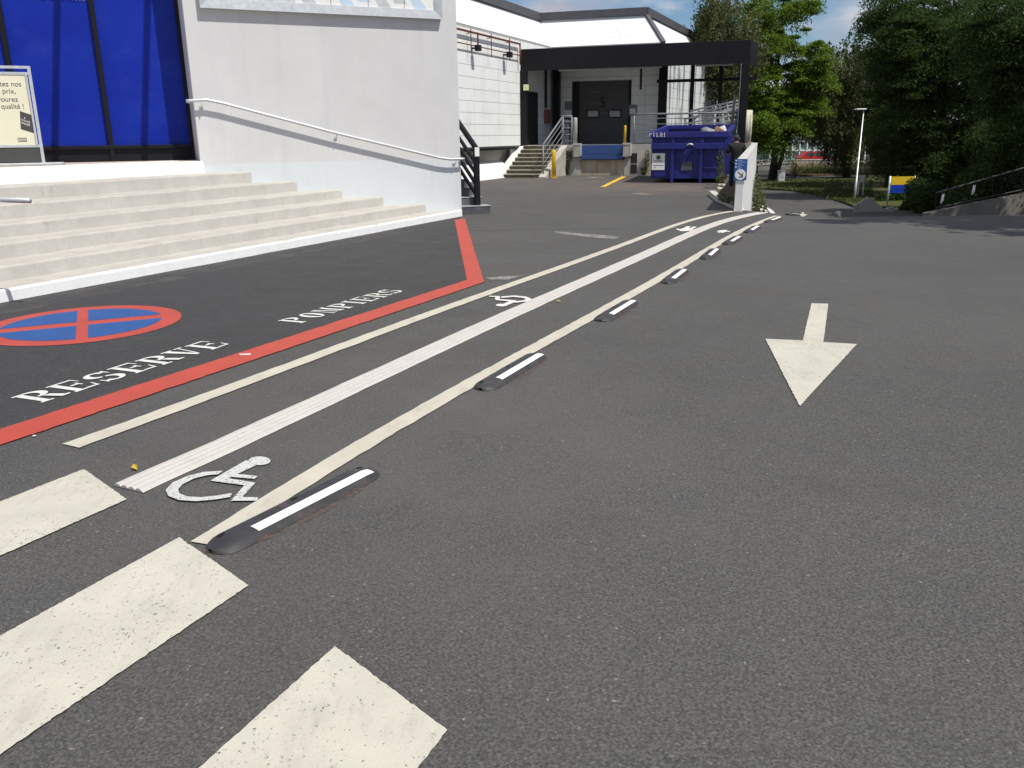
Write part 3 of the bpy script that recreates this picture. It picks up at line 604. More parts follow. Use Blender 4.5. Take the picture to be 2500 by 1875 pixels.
# ------------------------------------------------------------------ store: stairs, rendered wall, blue glazing
C0 = at(1128, 528); TW = np.array([math.sin(R(65.3)), math.cos(R(65.3)), 0]); NW = np.array([TW[1], -TW[0], 0])   # wall tangent, outward normal
QS = np.array([-math.sin(R(25)), -math.cos(R(25)), 0])          # stair nosings run this way (towards the viewer)
def Wp(a, n=0., z=0.): return C0+TW*a+NW*n+np.array([0, 0, z])
stairs = thing('entrance_steps', 'wide beige concrete entrance steps with white kerb and white top riser', 'steps', C0+QS*4+TW*-2)
along = [0, -.76, -1.63, -2.42, -3.25, -4.05, -4.84]; zt = [.125, .285, .454, .614, .80, .99, 1.19]; LS = 13.5
for k in range(7):
    A = Wp(along[k], -.001); Bk = Wp(along[k+1]-.03 if k < 6 else -5.6, -.001); z1 = zt[k]
    if k < 6:
        # cross-section along the rise direction, rounded nosing, extruded along the nosing
        P = np.array([-QS[1], QS[0], 0])*-1; P = P if P.dot(Bk-A) > 0 else -P
        def sect(O_, dep_):
            r = .02; pts = [(0, 0), (0, z1-r), (r*.3, z1-r*.3), (r, z1), (dep_, z1), (dep_, 0)]
            return [(O_[0]+P[0]*s, O_[1]+P[1]*s, h) for s, h in pts]
        # ends slide along the wall line: keep points on the wall tangent
        def wallpt(s): return A+TW*(s/TW.dot(P))
        dp = (Bk-A).dot(P); r = .022
        pr = [(0, 0), (0, z1-r), (r*.3, z1-r*.3), (r, z1), (dp, z1), (dp, 0)]
        E0 = [np.array([*wallpt(s)[:2], h]) for s, h in pr]; nseg = 40
        b = MB(); V = []
        for i in range(nseg+1):
            w_ = rng.normal(0, .0025, 2)
            V += [e0+QS*LS*i/nseg+np.array([0, 0, w_[1] if 1 <= m_ <= 4 else 0])+P*(w_[0] if m_ in (1, 2) else 0) for m_, e0 in enumerate(E0)]
        n6 = 6; b.add(V, [(i*n6+j, i*n6+(j+1) % n6, (i+1)*n6+(j+1) % n6, (i+1)*n6+j) for i in range(nseg) for j in range(n6)]+[tuple(range(n6))])
        st = b.build('step', M['step'], stairs)
        bm = bmesh.new(); bm.from_mesh(st.data); bmesh.ops.recalc_face_normals(bm, faces=bm.faces); bm.to_mesh(st.data); bm.free()
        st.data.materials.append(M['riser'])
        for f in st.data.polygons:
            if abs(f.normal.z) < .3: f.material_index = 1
        if k == 0:
            kb = MB(); V = []
            for i in range(nseg+1):
                q = A+QS*LS*i/nseg-P*.006; w_ = rng.normal(0, .002)
                V += [(q[0], q[1], -.02), (q[0], q[1], z1-.014+w_), (q[0]+P[0]*.016, q[1]+P[1]*.016, z1+.003+w_), (q[0]+P[0]*.035, q[1]+P[1]*.035, z1+.004)]
            kb.add(V, [(i*4+j, i*4+j+1, (i+1)*4+j+1, (i+1)*4+j) for i in range(nseg) for j in range(3)]); kb.build('kerb_paint', M['white_kerb'], stairs)
    else:
        G0 = Wp(-4.84, -1.2); b = MB(); b.prism([A[:2], G0[:2], (G0-TW*14)[:2], (A+QS*LS)[:2]], 0, z1); b.build('landing', M['white_kerb'], stairs, bevel=.012)
        t0 = A+P*.10+TW*-.02
        b = MB(); b.prism([(A+P*.12-TW*.0)[:2], (G0)[:2], (G0-TW*14)[:2], (A+P*.12+QS*LS)[:2]], z1, z1+.006); b.build('landing_paving', M['pink_tile'], stairs)
        # raised warning studs along the edge
        sb = MB()
        for i in range(110):
            for j in range(3):
                q = A+P*(.22+.07*j)+QS*(.1+.07*i)
                if (q-Wp(0, 0)).dot(NW) < .05: continue
                sb.add([(q[0]-.02, q[1]-.02, z1+.006), (q[0]+.02, q[1]-.02, z1+.006), (q[0]+.02, q[1]+.02, z1+.006), (q[0]-.02, q[1]+.02, z1+.006), (q[0]-.01, q[1]-.01, z1+.016), (q[0]+.01, q[1]-.01, z1+.016), (q[0]+.01, q[1]+.01, z1+.016), (q[0]-.01, q[1]+.01, z1+.016)],
                       [(4, 5, 6, 7), (0, 1, 5, 4), (1, 2, 6, 5), (2, 3, 7, 6), (3, 0, 4, 7)])
        tag(sb.build('warning_studs', M['white_kerb'], stairs), kind='stuff')
store = thing('store_building', 'white rendered store front with deep blue glazing beside the steps', 'building', Wp(-2.5))
HB = 8.5; SETB = .86; AL = -4.895
b = MB(); b.prism([Wp(0)[:2], Wp(AL)[:2], Wp(AL, -SETB-.3)[:2], Wp(0, -9)[:2]], 0, HB); b.build('wall', M['render'], store, bevel=.008)
# blue glazing, set back
GA, GB = Wp(AL, -SETB), Wp(AL-14, -SETB)
def ga(px, py): return float((vp(px, py, GA, GB)-C0)[:2].dot(TW[:2]))
mull = [AL-.0, ga(247, 180), ga(7, 70)]
step_ = mull[1]-mull[2]
mull += [mull[2]-step_*k for k in range(1, 6)]
zg0 = float(vp(430, 354, GA, GB)[2]); zb = 1.19
for k in range(len(mull)-1):
    a0, a1 = mull[k], mull[k+1]
    b = MB(); b.box((Wp((a0+a1)/2, -SETB-.03, (zg0+HB)/2)), TW, NW, ZV, abs(a0-a1)/2-.03, .012, (HB-zg0)/2); b.build('blue_pane', M['blue_glass'], store)
for k, a in enumerate(mull):
    b = MB(); b.box(Wp(a+(.0 if k else -.03), -SETB+.02, (zb+HB)/2), TW, NW, ZV, .038 if k else .03, .05, (HB-zb)/2); b.build('mullion', M['black_metal'], store, bevel=.004)
b = MB(); b.box(Wp(AL-7, -SETB+.025, zg0-.02), TW, NW, ZV, 7, .055, .03); b.build('bottom_rail', M['black_metal'], store, bevel=.004)
b = MB(); b.box(Wp(AL-7, -SETB-.01, (zb+zg0-.05)/2), TW, NW, ZV, 7, .035, (zg0-.05-zb)/2); b.build('plinth_panel', M['black_metal'], store)
# unseen raking struts added above the frame to throw shadow bands on the glazing
for (p0, p1) in (((140, 0), (134, 388)), ((361, 0), (352, 388))):
    a, c = vp(*p0, GA, GB), vp(*p1, GA, GB); d_ = (a-c); tt = 4.3
    lo, hi = c+SUN*tt-d_*.06, c+SUN*tt+d_*1.45
    b = MB(); b.tube([lo, hi], .055, 10); b.build('shadow_strut', M['black_metal'], store, smooth=True)
    b = MB(); b.tube([hi, hi+NW*-3.2+ZV*.6], .045, 8); b.build('shadow_strut_tie', M['black_metal'], store, smooth=True)
# white lettering high on the glazing: only its foot shows
tp = vp(92, -5, GA, GB)
text_obj('lettering', 'demain', .27, M['white_print'], tp+NW*.0, TW, ZV, store)
# handrail on the wall
RO = .115
def rw(px, py):
    A = Wp(0, RO); return vp(px, py, A, A+TW)
hp = [rw(462, 246), rw(505, 244), rw(540, 251), rw(820, 325), rw(1075, 386), rw(1100, 389), rw(1128, 388)]
rail = thing('wall_handrail', 'galvanised handrail sloping down along the white rendered wall', 'handrail', Wp(-2.5, RO, 1.1))
e0, e1 = hp[0], hp[-1]
path = [e0-NW*.07-ZV*.02, e0-NW*.045-TW*.03-ZV*.01, e0-TW*.035]+hp+[e1+TW*.035, e1+TW*.03-NW*.05, e1-NW*.085]
MB().tube(path, .026, 12).build('tube', M['galv'], rail, smooth=True)
for px in (492, 822, 1113):
    p = rw(px, 250 if px < 500 else 327 if px < 900 else 390); b = MB()
    b.tube([p-ZV*.015, p-ZV*.06, p-ZV*.075-NW*.03, p-ZV*.075-NW*RO], .008, 8); b.box(p-ZV*.075-NW*(RO-.012), TW, NW, ZV, .03, .006, .02); b.build('bracket', M['galv'], rail)
# freestanding handrail in the middle of the steps (its lower end enters the picture)
hr = thing('stair_handrail', 'end of a galvanised tube handrail above the steps at left edge', 'handrail', (-5.3, 8.3, .125))
pe = np.array([-4.447, 7.88, 1.027]); up_ = np.array([-.90, .43, 0])
MB().tube([pe, pe+up_*.9, pe+up_*1.3+ZV*.12, pe+up_*4.2+ZV*1.15], .024, 12).build('tube', M['galv'], hr, smooth=True)
q = pe+up_*.8; MB().tube([q, (q[0], q[1], .125)], .021, 10).build('post', M['galv'], hr, smooth=True)
q = pe+up_*4.1+ZV*1.1; MB().tube([q, (q[0], q[1], 1.19)], .021, 10).build('post', M['galv'], hr, smooth=True)
# billboard on the wall
bb = thing('billboard', 'large silver framed billboard high on the white rendered wall', 'billboard', Wp(-2.45, .06, 3.67))
a0, a1, z0, zt_ = -4.63, -.32, 3.665, 6.9; fd = .11; fw_ = .15
def fr(a_0, a_1, z_0, z_1): b = MB(); b.box(Wp((a_0+a_1)/2, fd/2+.002, (z_0+z_1)/2), TW, NW, ZV, (a_1-a_0)/2, fd/2, (z_1-z_0)/2); return b
b = MB(); 
P4 = lambda a, z, n: Wp(a, n, z)
def mitre(ao0, zo0, ao1, zo1, ai0, zi0, ai1, zi1):
    b = MB(); b.hexa([P4(ao0, zo0, .002), P4(ao1, zo1, .002), P4(ai1, zi1, .002), P4(ai0, zi0, .002), P4(ao0, zo0, fd), P4(ao1, zo1, fd), P4(ai1, zi1, fd-.02), P4(ai0, zi0, fd-.02)])
    o = b.build('frame_bar', M['alu'], bb); bm = bmesh.new(); bm.from_mesh(o.data); bmesh.ops.recalc_face_normals(bm, faces=bm.faces); bm.to_mesh(o.data); bm.free()
mitre(a0, z0, a1, z0, a0+fw_, z0+fw_, a1-fw_, z0+fw_); mitre(a1, z0, a1, zt_, a1-fw_, z0+fw_, a1-fw_, zt_-fw_)
mitre(a1, zt_, a0, zt_, a1-fw_, zt_-fw_, a0+fw_, zt_-fw_); mitre(a0, zt_, a0, z0, a0+fw_, zt_-fw_, a0+fw_, z0+fw_)
pi0, pi1, pz0, pz1 = a0+fw_, a1-fw_, z0+fw_, zt_-fw_
b = MB(); b.box(Wp((pi0+pi1)/2, .06, (pz0+pz1)/2), TW, NW, ZV, (pi1-pi0)/2, .01, (pz1-pz0)/2); poster = b.build('poster', M['white_print'], bb)
def pq(pts, mat, nm='printed_area', k=0):
    MB().poly3([Wp(pi0+(pi1-pi0)*u, .0715+.0006*k, pz0+w_) for u, w_ in pts]).build(nm, mat, poster)
pq([(.0, 0), (.105, 0), (.105, .9), (0, .9)], M['pale_blue']); pq([(.12, 0), (.36, 0), (.36, 1.2), (.12, 1.2)], M['grey_print'])
pq([(.37, 0), (.995, 0), (.995, 2.0), (.37, 2.0)], M['white_print'], k=1)
for j in range(7):
    x = .385+.085*j
    if j % 2 == 0: pq([(x+.01, .0), (x+.07, .0), (x+.03, .22), (x-.02, .22)], M['pale_blue'] if j % 4 else M['grey_print'], k=2)
    else: pq([(x, .08), (x+.06, .08), (x+.02, .34), (x-.03, .34)], M['grey_print'] if j % 3 else M['pale_blue'], k=2)
    if j in (1, 3, 5): pq([(x+.045, 0), (x+.047, 0), (x+.047, 1.5), (x+.045, 1.5)], M['ink'], k=3)
pq([(.47, .14), (.55, .14), (.53, .3), (.45, .3)], M['slate_print'], k=4)
# A-frame poster stand on the landing
sgz = 1.197; sb0 = at(112, 403, sgz)
sg = thing('poster_stand', 'grey framed cream poster stand on the landing before the blue glazing', 'sign', sb0-TW*.5)
lean = R(5); SU = ZV*math.cos(lean)-NW*math.sin(lean); SN = NW*math.cos(lean)+ZV*math.sin(lean); WDT = 1.05
HT = 1.62*abs((dep(82, 159, sb0[1])-sb0)[2])/1.62
def sp(x, h, n=0.): return sb0-TW*x+SU*h+SN*n       # x measured leftwards from right edge
for nm, x0, x1, h0, h1 in (('frame_side', 0, .045, .03, HT), ('frame_side', WDT-.045, WDT, .03, HT), ('frame_top', .045, WDT-.045, HT-.04, HT), ('frame_rail', .045, WDT-.045, HT-.13, HT-.09), ('frame_rail', .045, WDT-.045, .27, .31)):
    b = MB(); b.box(sp((x0+x1)/2, (h0+h1)/2), TW, SN, SU, abs(x1-x0)/2, .018, (h1-h0)/2); b.build(nm, M['galv'], sg, bevel=.003)
b = MB(); b.box(sp(.075, HT*.5+.1, .012), TW, SN, SU, .012, .016, HT*.5-.2); b.build('inner_clip', M['galv'], sg)
b = MB(); b.box(sp(WDT/2, (HT-.13+.31)/2), TW, SN, SU, WDT/2-.06, .006, (HT-.13-.31)/2); ps = b.build('poster', M['cream_print'], sg)
b = MB(); b.box(sp(WDT/2, .155), TW, SN, SU, WDT/2-.05, .008, .105); b.build('kick_panel', M['ink'], sg)
b = MB(); b.box(sb0-TW*(WDT/2-.1)+NW*.0+ZV*.02, TW, NW, ZV, WDT/2+.16, .2, .02); b.build('foot_plate', M['alu'], sg, bevel=.01)
ph0, ph1 = .31, HT-.13
def tl(body, size, xr, fy, mat=M['ink'], n=.0075, name='lettering'): text_obj(name, body, size, mat, sp(xr, ph0+(ph1-ph0)*fy, n), TW, SU, ps, 'RIGHT', .0006, .92)
tl('Goûtez nos', .108, .155, .836); tl('petits prix,', .108, .245, .735); tl('savourez', .105, .235, .62); tl('la qualité !', .105, .165, .52)
cq = [sp(.235, ph0+(ph1-ph0)*.487, .0085), sp(.068, ph0+(ph1-ph0)*.423, .0085), sp(.085, ph0+(ph1-ph0)*.164, .0085), sp(.262, ph0+(ph1-ph0)*.227, .0085)]
MB().poly3(cq[::-1]).build('print_square', M['ink'], ps)
rt = (cq[1]-cq[0]); rt /= np.linalg.norm(rt); ut = np.cross(SN, rt)
for k, (s_, w_) in enumerate((('#', .07), ('TOUTE', .04), ("L'ANNÉE", .025))):
    text_obj('lettering', s_, .038, M['white_print'], cq[0]+rt*(w_+.005)-ut*(.09+.042*k)+SN*.002, rt, ut, ps, 'LEFT', .0004)
lo = sp(.325, ph0+.045, .009); b = MB()
for (x0, x1, y0, y1) in ((0, .12, 0, .007), (0, .12, .052, .059), (0, .007, 0, .059), (.113, .12, 0, .059)):
    b.poly3([lo+TW*x0+SU*y0, lo+TW*x1+SU*y0, lo+TW*x1+SU*y1, lo+TW*x0+SU*y1])
b.build('logo_outline', M['ink'], ps)
text_obj('lettering', 'IKEA', .045, M['ink'], lo+TW*.017+SU*.014, TW, SU, ps, 'LEFT', .0004, 1.0)
# ------------------------------------------------------------------ black side stair behind the wall corner
bs = thing('side_stair', 'dark tiled side stair with black metal railing behind the white wall corner', 'stairs', at(1170, 519))
SA = at(1120, 520.5); SBp = at(1216, 516.5); ts = TW; up2 = -NW; wS = .90
S0 = C0-NW*.32-TW*.25
rz, tr = .165, .30
for k in range(9):
    A = S0+up2*tr*k; x1 = wS+.12 if k == 0 else wS+.04 if k == 1 else wS-.04
    b = MB(); b.prism([A[:2], (A+ts*(x1))[:2], (A+ts*x1+up2*(tr+.02))[:2], (A+up2*(tr+.02))[:2]], 0, rz*(k+1)-.012); st = b.build('step', M['dark_tile'], bs, bevel=.006)
    b = MB(); b.prism([(A-up2*.012)[:2], (A+ts*(x1+.01)-up2*.012)[:2], (A+ts*(x1+.01)+up2*(tr+.015))[:2], (A+up2*(tr+.015))[:2]], rz*(k+1)-.0115, rz*(k+1)); b.build('tread', M['alu'] if k < 2 else M['dark_tile'], bs)
nb = S0+ts*(wS-.10)+up2*.18; hN = 1.18
b = MB(); b.box(nb+ZV*(rz+hN/2), ts, up2, ZV, .055, .045, hN/2); b.build('newel_post', M['black_metal'], bs, bevel=.006)
b = MB(); b.box(nb+ZV*(rz+hN-.10)-up2*.047, ts, up2, ZV, .05, .002, .09); b.build('cut_face', M['white_print'], bs)
sl = rz/tr; dirr = up2+ZV*sl; Lr = 3.4
for k, (h, t_) in enumerate(((hN-.03, .055), (hN-.34, .026), (hN-.56, .026), (hN-.78, .026), (hN-1.0, .026))):
    a = nb+ZV*(rz+h); c = a+dirr*Lr; dd = dirr/np.linalg.norm(dirr); nn = np.cross(ts, dd)
    b = MB(); b.box((a+c)/2, dd, ts, nn, np.linalg.norm(c-a)/2, .03, t_); b.build('rail', M['black_metal'], bs)
for dx in (.28, .62):
    p = S0+ts*(.05+dx*.3)-up2*.25; 
hp2 = S0+ts*.30-up2*.05
MB().tube([hp2+ZV*.9+up2*1.0, hp2+ZV*.92, hp2+ZV*.88-up2*.03, hp2+ZV*.25-up2*.03, hp2+ZV*.2, hp2+ZV*.2-ts*.35], .02, 8).build('loop_rail', M['black_metal'], bs, smooth=True)

# ------------------------------------------------------------------ loading dock building
dock = thing('dock_building', 'white panelled warehouse with grey roof edge and numbered loading door', 'building', D(2, 3.6))
V2 = 3.75                                        # set back of the dock wall
EZ = 5.22
def panels(origin, eu, ew, Lu, Lw, nu, nw, mat, parent, th=.03, gap=.012, skip=None):
    eu, ew = np.array(eu, float), np.array(ew, float); n = np.cross(eu, ew); n /= np.linalg.norm(n)
    pu, pw = Lu/nu, Lw/nw; b = MB(); b.abox(gap/2, pu-gap/2, gap/2, pw-gap/2, -th/2, th/2)
    me = b.mesh('cladding_panel', mat)
    for i in range(nu):
        for j in range(nw):
            if skip and skip(i, j): continue
            share('panel', me, frame(np.array(origin)+eu*pu*i+ew*pw*j, eu, ew, n), parent)
INL = np.array([-FV[1], FV[0], 0])               # inward (left) normal of facade 1
# facade 1, running away along FV; backing slab then panels
FL = 11.0
def slab(P0, P1, inward, z0, z1, t, mat, name='wall_backing'):
    b = MB(); b.prism([P0[:2], P1[:2], (P1+inward*t)[:2], (P0+inward*t)[:2]], z0, z1); return b.build(name, mat, dock)
slab(D(0, -FL), D(0, V2), INL, DZ-.05, EZ, .2, M['joint'])
panels(D(0, -FL, DZ)-INL*.02, FV, ZV, FL-.05, EZ-DZ-.1, 5, 10, M['panel'], dock)
panels(D(0, 0, DZ)-INL*.02, FV, ZV, V2, EZ-DZ-.1, 2, 10, M['panel'], dock)
b = MB(); b.prism([(D(0, -FL)+INL*.35)[:2], (D(0, -.3)+INL*.35)[:2], (D(0, -.3)+INL*.6)[:2], (D(0, -FL)+INL*.6)[:2]], 0, DZ); b.build('undercroft_wall', M['concrete'], dock)
b = MB(); b.prism([(D(0, -FL)-INL*.01)[:2], (D(0, .0)-INL*.01)[:2], (D(0, .0)+INL*.3)[:2], (D(0, -FL)+INL*.3)[:2]], DZ-.14, DZ-.05); b.build('sill_beam', M['black_metal'], dock)
b = MB(); b.prism([(D(0, -FL)-INL*.25)[:2], (D(0, -1.2)-INL*.25)[:2], (D(0, -1.2)+INL*.34)[:2], (D(0, -FL)+INL*.34)[:2]], 0, [.02, .02, .62, .62]); b.build('white_plinth', M['parapet'], dock)
# sloped white roof cladding band
BS = 1.0; TZ = 6.45
I0 = D(0, V2, EZ); wl2 = upx(1612, V2); O0_ = D(wl2, V2, EZ)
INB = np.array([-UV[1], UV[0], 0]); INB = INB if INB.dot(FV) > 0 else -INB
cst = FV.dot(UV)
def isect(p, d, q, e_):
    A = np.array([[d[0], -e_[0]], [d[1], -e_[1]]]); s = np.linalg.solve(A, (q-p)[:2]); return p+d*s[0]
fT = D(0, 0, 0)+INL*BS; bT = D(0, V2, 0)+INB*BS; cT = D(wl2, V2, 0)+INL*BS
IT = isect(fT, FV, bT, UV); OT = isect(cT, FV, bT, UV); IT[2] = OT[2] = TZ
def slope_rows(A, B_, A2, B2, nr, nc, mat):
    """quad band A-B (eave) to A2-B2 (top), split in panels with real gaps"""
    n = np.cross(B_-A, A2-A); n /= np.linalg.norm(n); n = n if n[2] > 0 else -n
    MB().hexa([A-n*.14, B_-n*.14, B2-n*.14, A2-n*.14, A-n*.03, B_-n*.03, B2-n*.03, A2-n*.03]).build('roof_backing', M['joint_pale'], dock)
    g = .005
    for i in range(nr):
        for j in range(nc):
            u0, u1, w0, w1 = j/nc+g/ (np.linalg.norm(B_-A)), (j+1)/nc-g/np.linalg.norm(B_-A), i/nr+g, (i+1)/nr-g
            q = lambda u, w: (A*(1-u)+B_*u)*(1-w)+(A2*(1-u)+B2*u)*w
            p = [q(u0, w0), q(u1, w0), q(u1, w1), q(u0, w1)]; b = MB(); b.hexa([x-n*.025 for x in p]+p); b.build('panel', mat, dock)
A1 = D(0, -FL, EZ); A1t = fT-FV*FL; A1t[2] = TZ
slope_rows(A1, I0, A1t, IT, 6, 3, M['panel_up'])
slope_rows(I0, O0_, IT, OT, 4, 3, M['panel_up'])
FL3 = 18.0; E3 = O0_+FV*FL3; E3t = OT+FV*FL3
slope_rows(O0_, E3, OT, E3t, 4, 6, M['panel_up'])
for p0, p1 in ((A1t, IT), (IT, OT), (OT, E3t)):
    d_ = p1-p0; l_ = np.linalg.norm(d_); d_ /= l_; n_ = np.array([d_[1], -d_[0], 0])
    b = MB(); b.box((p0+p1)/2+ZV*.13+n_*.0, d_, n_, ZV, l_/2+.06, .16, .15); b.build('coping', M['coping'], dock, bevel=.01)
d_ = (OT-O0_); l_ = np.linalg.norm(d_); d_ /= l_; s_ = np.cross(d_, ZV); s_ /= np.linalg.norm(s_)
b = MB(); b.box((O0_+OT)/2+UV*.05, d_, s_, np.cross(d_, s_), l_/2, .09, .05); b.build('hip_trim', M['coping'], dock)
# roof deck behind
b = MB(); b.prism([A1t[:2], IT[:2], OT[:2], E3t[:2], (E3t+INL*20)[:2], (A1t+INL*20)[:2]], TZ-.3, TZ); b.build('roof_deck', M['coping'], dock)
# dock back wall with door
slab(D(0, V2), D(wl2, V2), INB, DZ-.05, EZ, .2, M['joint'])
ud0, ud1 = upx(1398, V2), upx(1540, V2); zd1 = zpx(1470, 198, V2)
nrow = 10; rowh = (EZ-DZ-.1)/nrow
edges = [0, ud0-.02, (ud0+ud1)/2, ud1+.02, (ud1+wl2)/2, wl2]
for i in range(5):
    isd = i in (1, 2)
    for j in range(nrow):
        zz0, zz1 = DZ+rowh*j, DZ+rowh*(j+1)
        if isd and zz1 <= zd1+.02: continue
        if isd and zz0 < zd1: zz0 = zd1+.02
        A = D(edges[i]+.006, V2, zz0+.006)-INB*.035; B_ = D(edges[i+1]-.006, V2, zz1-.006)-INB*.035
        b = MB(); b.prism([A[:2], B_[:2], (B_+INB*.03)[:2], (A+INB*.03)[:2]], A[2], B_[2]); b.build('panel', M['panel'], dock)
b = MB(); b.prism([(D(ud0, V2)-INB*.06)[:2], (D(ud0+.30, V2)-INB*.06)[:2], D(ud0+.30, V2)[:2], D(ud0, V2)[:2]], DZ, zd1); b.build('door_seal', M['rubber_seal'], dock)
b = MB(); b.prism([(D(ud1-.1, V2)-INB*.06)[:2], (D(ud1, V2)-INB*.06)[:2], D(ud1, V2)[:2], D(ud1-.1, V2)[:2]], DZ, zd1); b.build('door_seal', M['rubber_seal'], dock)
nd = 6; hd = (zd1-DZ)/nd
for k in range(nd):
    b = MB(); A, B_ = D(ud0+.3, V2), D(ud1-.1, V2); b.prism([(A-INB*.03)[:2], (B_-INB*.03)[:2], B_[:2], A[:2]], DZ+hd*k+.006, DZ+hd*(k+1)-.006); b.build('door_section', M['dark_door'], dock)
uc = (ud0+.3+ud1-.1)/2
text_obj('door_number', '5', .62, M['rubber_seal'], D(upx(1464, V2), V2, zpx(1470, 262, V2))-INB*.045, UV, ZV, dock, 'LEFT', .004)
for (pa, pb) in ((1433, 1464), (1486, 1518)):
    w0, w1 = upx(pa, V2), upx(pb, V2); zw0, zw1 = zpx((pa+pb)/2, 288, V2), zpx((pa+pb)/2, 268, V2); off = INB*.055
    b = MB()
    for (x0, x1, y0, y1) in ((w0, w1, zw0, zw0+.05), (w0, w1, zw1-.05, zw1), (w0, w0+.05, zw0+.05, zw1-.05), (w1-.05, w1, zw0+.05, zw1-.05)):
        A, B_ = D(x0, V2)-off, D(x1, V2)-off; b.prism([A[:2], B_[:2], (B_+INB*.03)[:2], (A+INB*.03)[:2]], y0, y1)
    win = b.build('door_window', M['rubber_seal'], dock)
    for i in range(4):
        for j in range(2):
            x0 = w0+.05+(w1-w0-.1)*i/4; x1 = w0+.05+(w1-w0-.1)*(i+1)/4; y0 = zw0+.05+(zw1-zw0-.1)*j/2; y1 = zw0+.05+(zw1-zw0-.1)*(j+1)/2
            A, B_ = D(x0+.01, V2)-INB*.04, D(x1-.01, V2)-INB*.04; b = MB(); b.prism([A[:2], B_[:2], (B_+INB*.008)[:2], (A+INB*.008)[:2]], y0+.01, y1-.01); b.build('pane', M['pane'], win)
    A, B_ = D(w0+.05, V2)-INB*.035, D(w1-.05, V2)-INB*.035; b = MB(); b.prism([A[:2], B_[:2], (B_+INB*.004)[:2], (A+INB*.004)[:2]], zw0+.05, zw1-.05); b.build('window_bars', M['white_plastic'], win)
# corner columns on the dock wall, side door, boxes
for (u_, v_, hw) in ((upx(1360, V2-.2), V2-.25, .14), (upx(1618, V2-.1), V2-.15, .17)):
    p = D(u_, v_); b = MB(); b.box(p+ZV*(DZ+(EZ-.4-DZ)/2), UV, INB, ZV, hw, .16, (EZ-.4-DZ)/2); b.build('column', M['black_metal'], dock, bevel=.01)
b = MB(); A, B_ = D(.04, .55, 0)-INL*.04, D(.04, 1.75, 0)-INL*.04; b.prism([A[:2], B_[:2], (B_+INL*.03)[:2], (A+INL*.03)[:2]], DZ, DZ+2.1); b.build('side_door', M['rubber_seal'], dock)
b = MB(); b.box(D(.1, 2.75, DZ+1.15), FV, INL, ZV, .18, .10, .28); b.build('hose_box', M['red_box'], dock, bevel=.02)
for k in (.0, .16): MB().tube([D(.08, 2.62+k, DZ+1.5), D(.08, 2.62+k, EZ-.3)], .025, 8).build('box_pipe', M['black_metal'], dock)
b = MB(); A = D(upx(1389, V2), V2, zpx(1389, 258, V2))-INB*.06; b.box(A, UV, INB, ZV, .17, .03, .17); b.build('switch_box', M['grey_rail'], dock, bevel=.01)
b = MB(); A = D(upx(1546, V2), V2, zpx(1546, 269, V2))-INB*.06; b.box(A, UV, INB, ZV, .18, .02, .22); b.build('notice', M['grey_rail'], dock)
b = MB(); b.box(A-INB*.024-ZV*.04, UV, INB, ZV, .12, .003, .11); b.build('notice_sheet', M['white_print'], dock)
# wall 3 (streaked, sunlit) receding right
W3 = D(wl2, V2)
b = MB(); b.prism([W3[:2], (W3+FV*FL3)[:2], (W3+FV*FL3+INL*.2)[:2], (W3+INL*.2)[:2]], -.2, EZ); b.build('wall_backing', M['joint'], dock)
panels(W3-INL*.02+ZV*.1, FV, ZV, FL3, EZ-.1, 5, 12, M['streaked'], dock)
# sprinkler pipe along the eave
sp_ = thing('sprinkler_pipe', 'red sprinkler pipes under the eave of the white facade', 'pipe', D(0, -5, 4.6)-INL*.2)
pz = 4.98
for dz, r_ in ((0, .038), (-.42, .02)):
    MB().tube([D(0, -FL, pz+dz)-INL*.15, D(0, -.35, pz+dz)-INL*.15], r_, 8).build('pipe_run', M['red_pipe'], sp_, smooth=True)
for v in np.arange(-10, -.3, 1.7): MB().tube([D(0, v, pz-.7)-INL*.2, D(0, v, pz+.1)-INL*.2], .016, 6).build('hanger', M['red_pipe'], sp_); MB().tube([D(0, v, pz-.05)-INL*.02, D(0, v, pz-.05)-INL*.15], .014, 6).build('hanger_arm', M['red_pipe'], sp_)
MB().tube([D(0, -.35, pz)-INL*.15, D(0, -.33, pz-.75)-INL*.15], .035, 8).build('pipe_run', M['red_pipe'], sp_, smooth=True)
for px, lab in ((1148, 'small dark floodlight on the white facade, nearer the store'), (1226, 'small dark floodlight on the white facade, nearer the canopy')):
    A = D(0, 0); v = float((vp(px, 120, A, A+FV)-A)[:2].dot(FV[:2])); p = D(0, v, pz-.5)
    fl = thing('floodlight', lab, 'floodlight', p, 'floodlights on the facade')
    b = MB(); b.box(p-INL*.30, FV, INL, ZV, .12, .09, .10); b.build('lamp_head', M['black_metal'], fl, bevel=.02)
    MB().tube([p-INL*.02, p-INL*.28], .03, 8).build('arm', M['black_metal'], fl)
    MB().tube([p-INL*.3+ZV*.1, p-INL*.3+ZV*.5], .03, 8).build('stem', M['red_pipe'], fl)
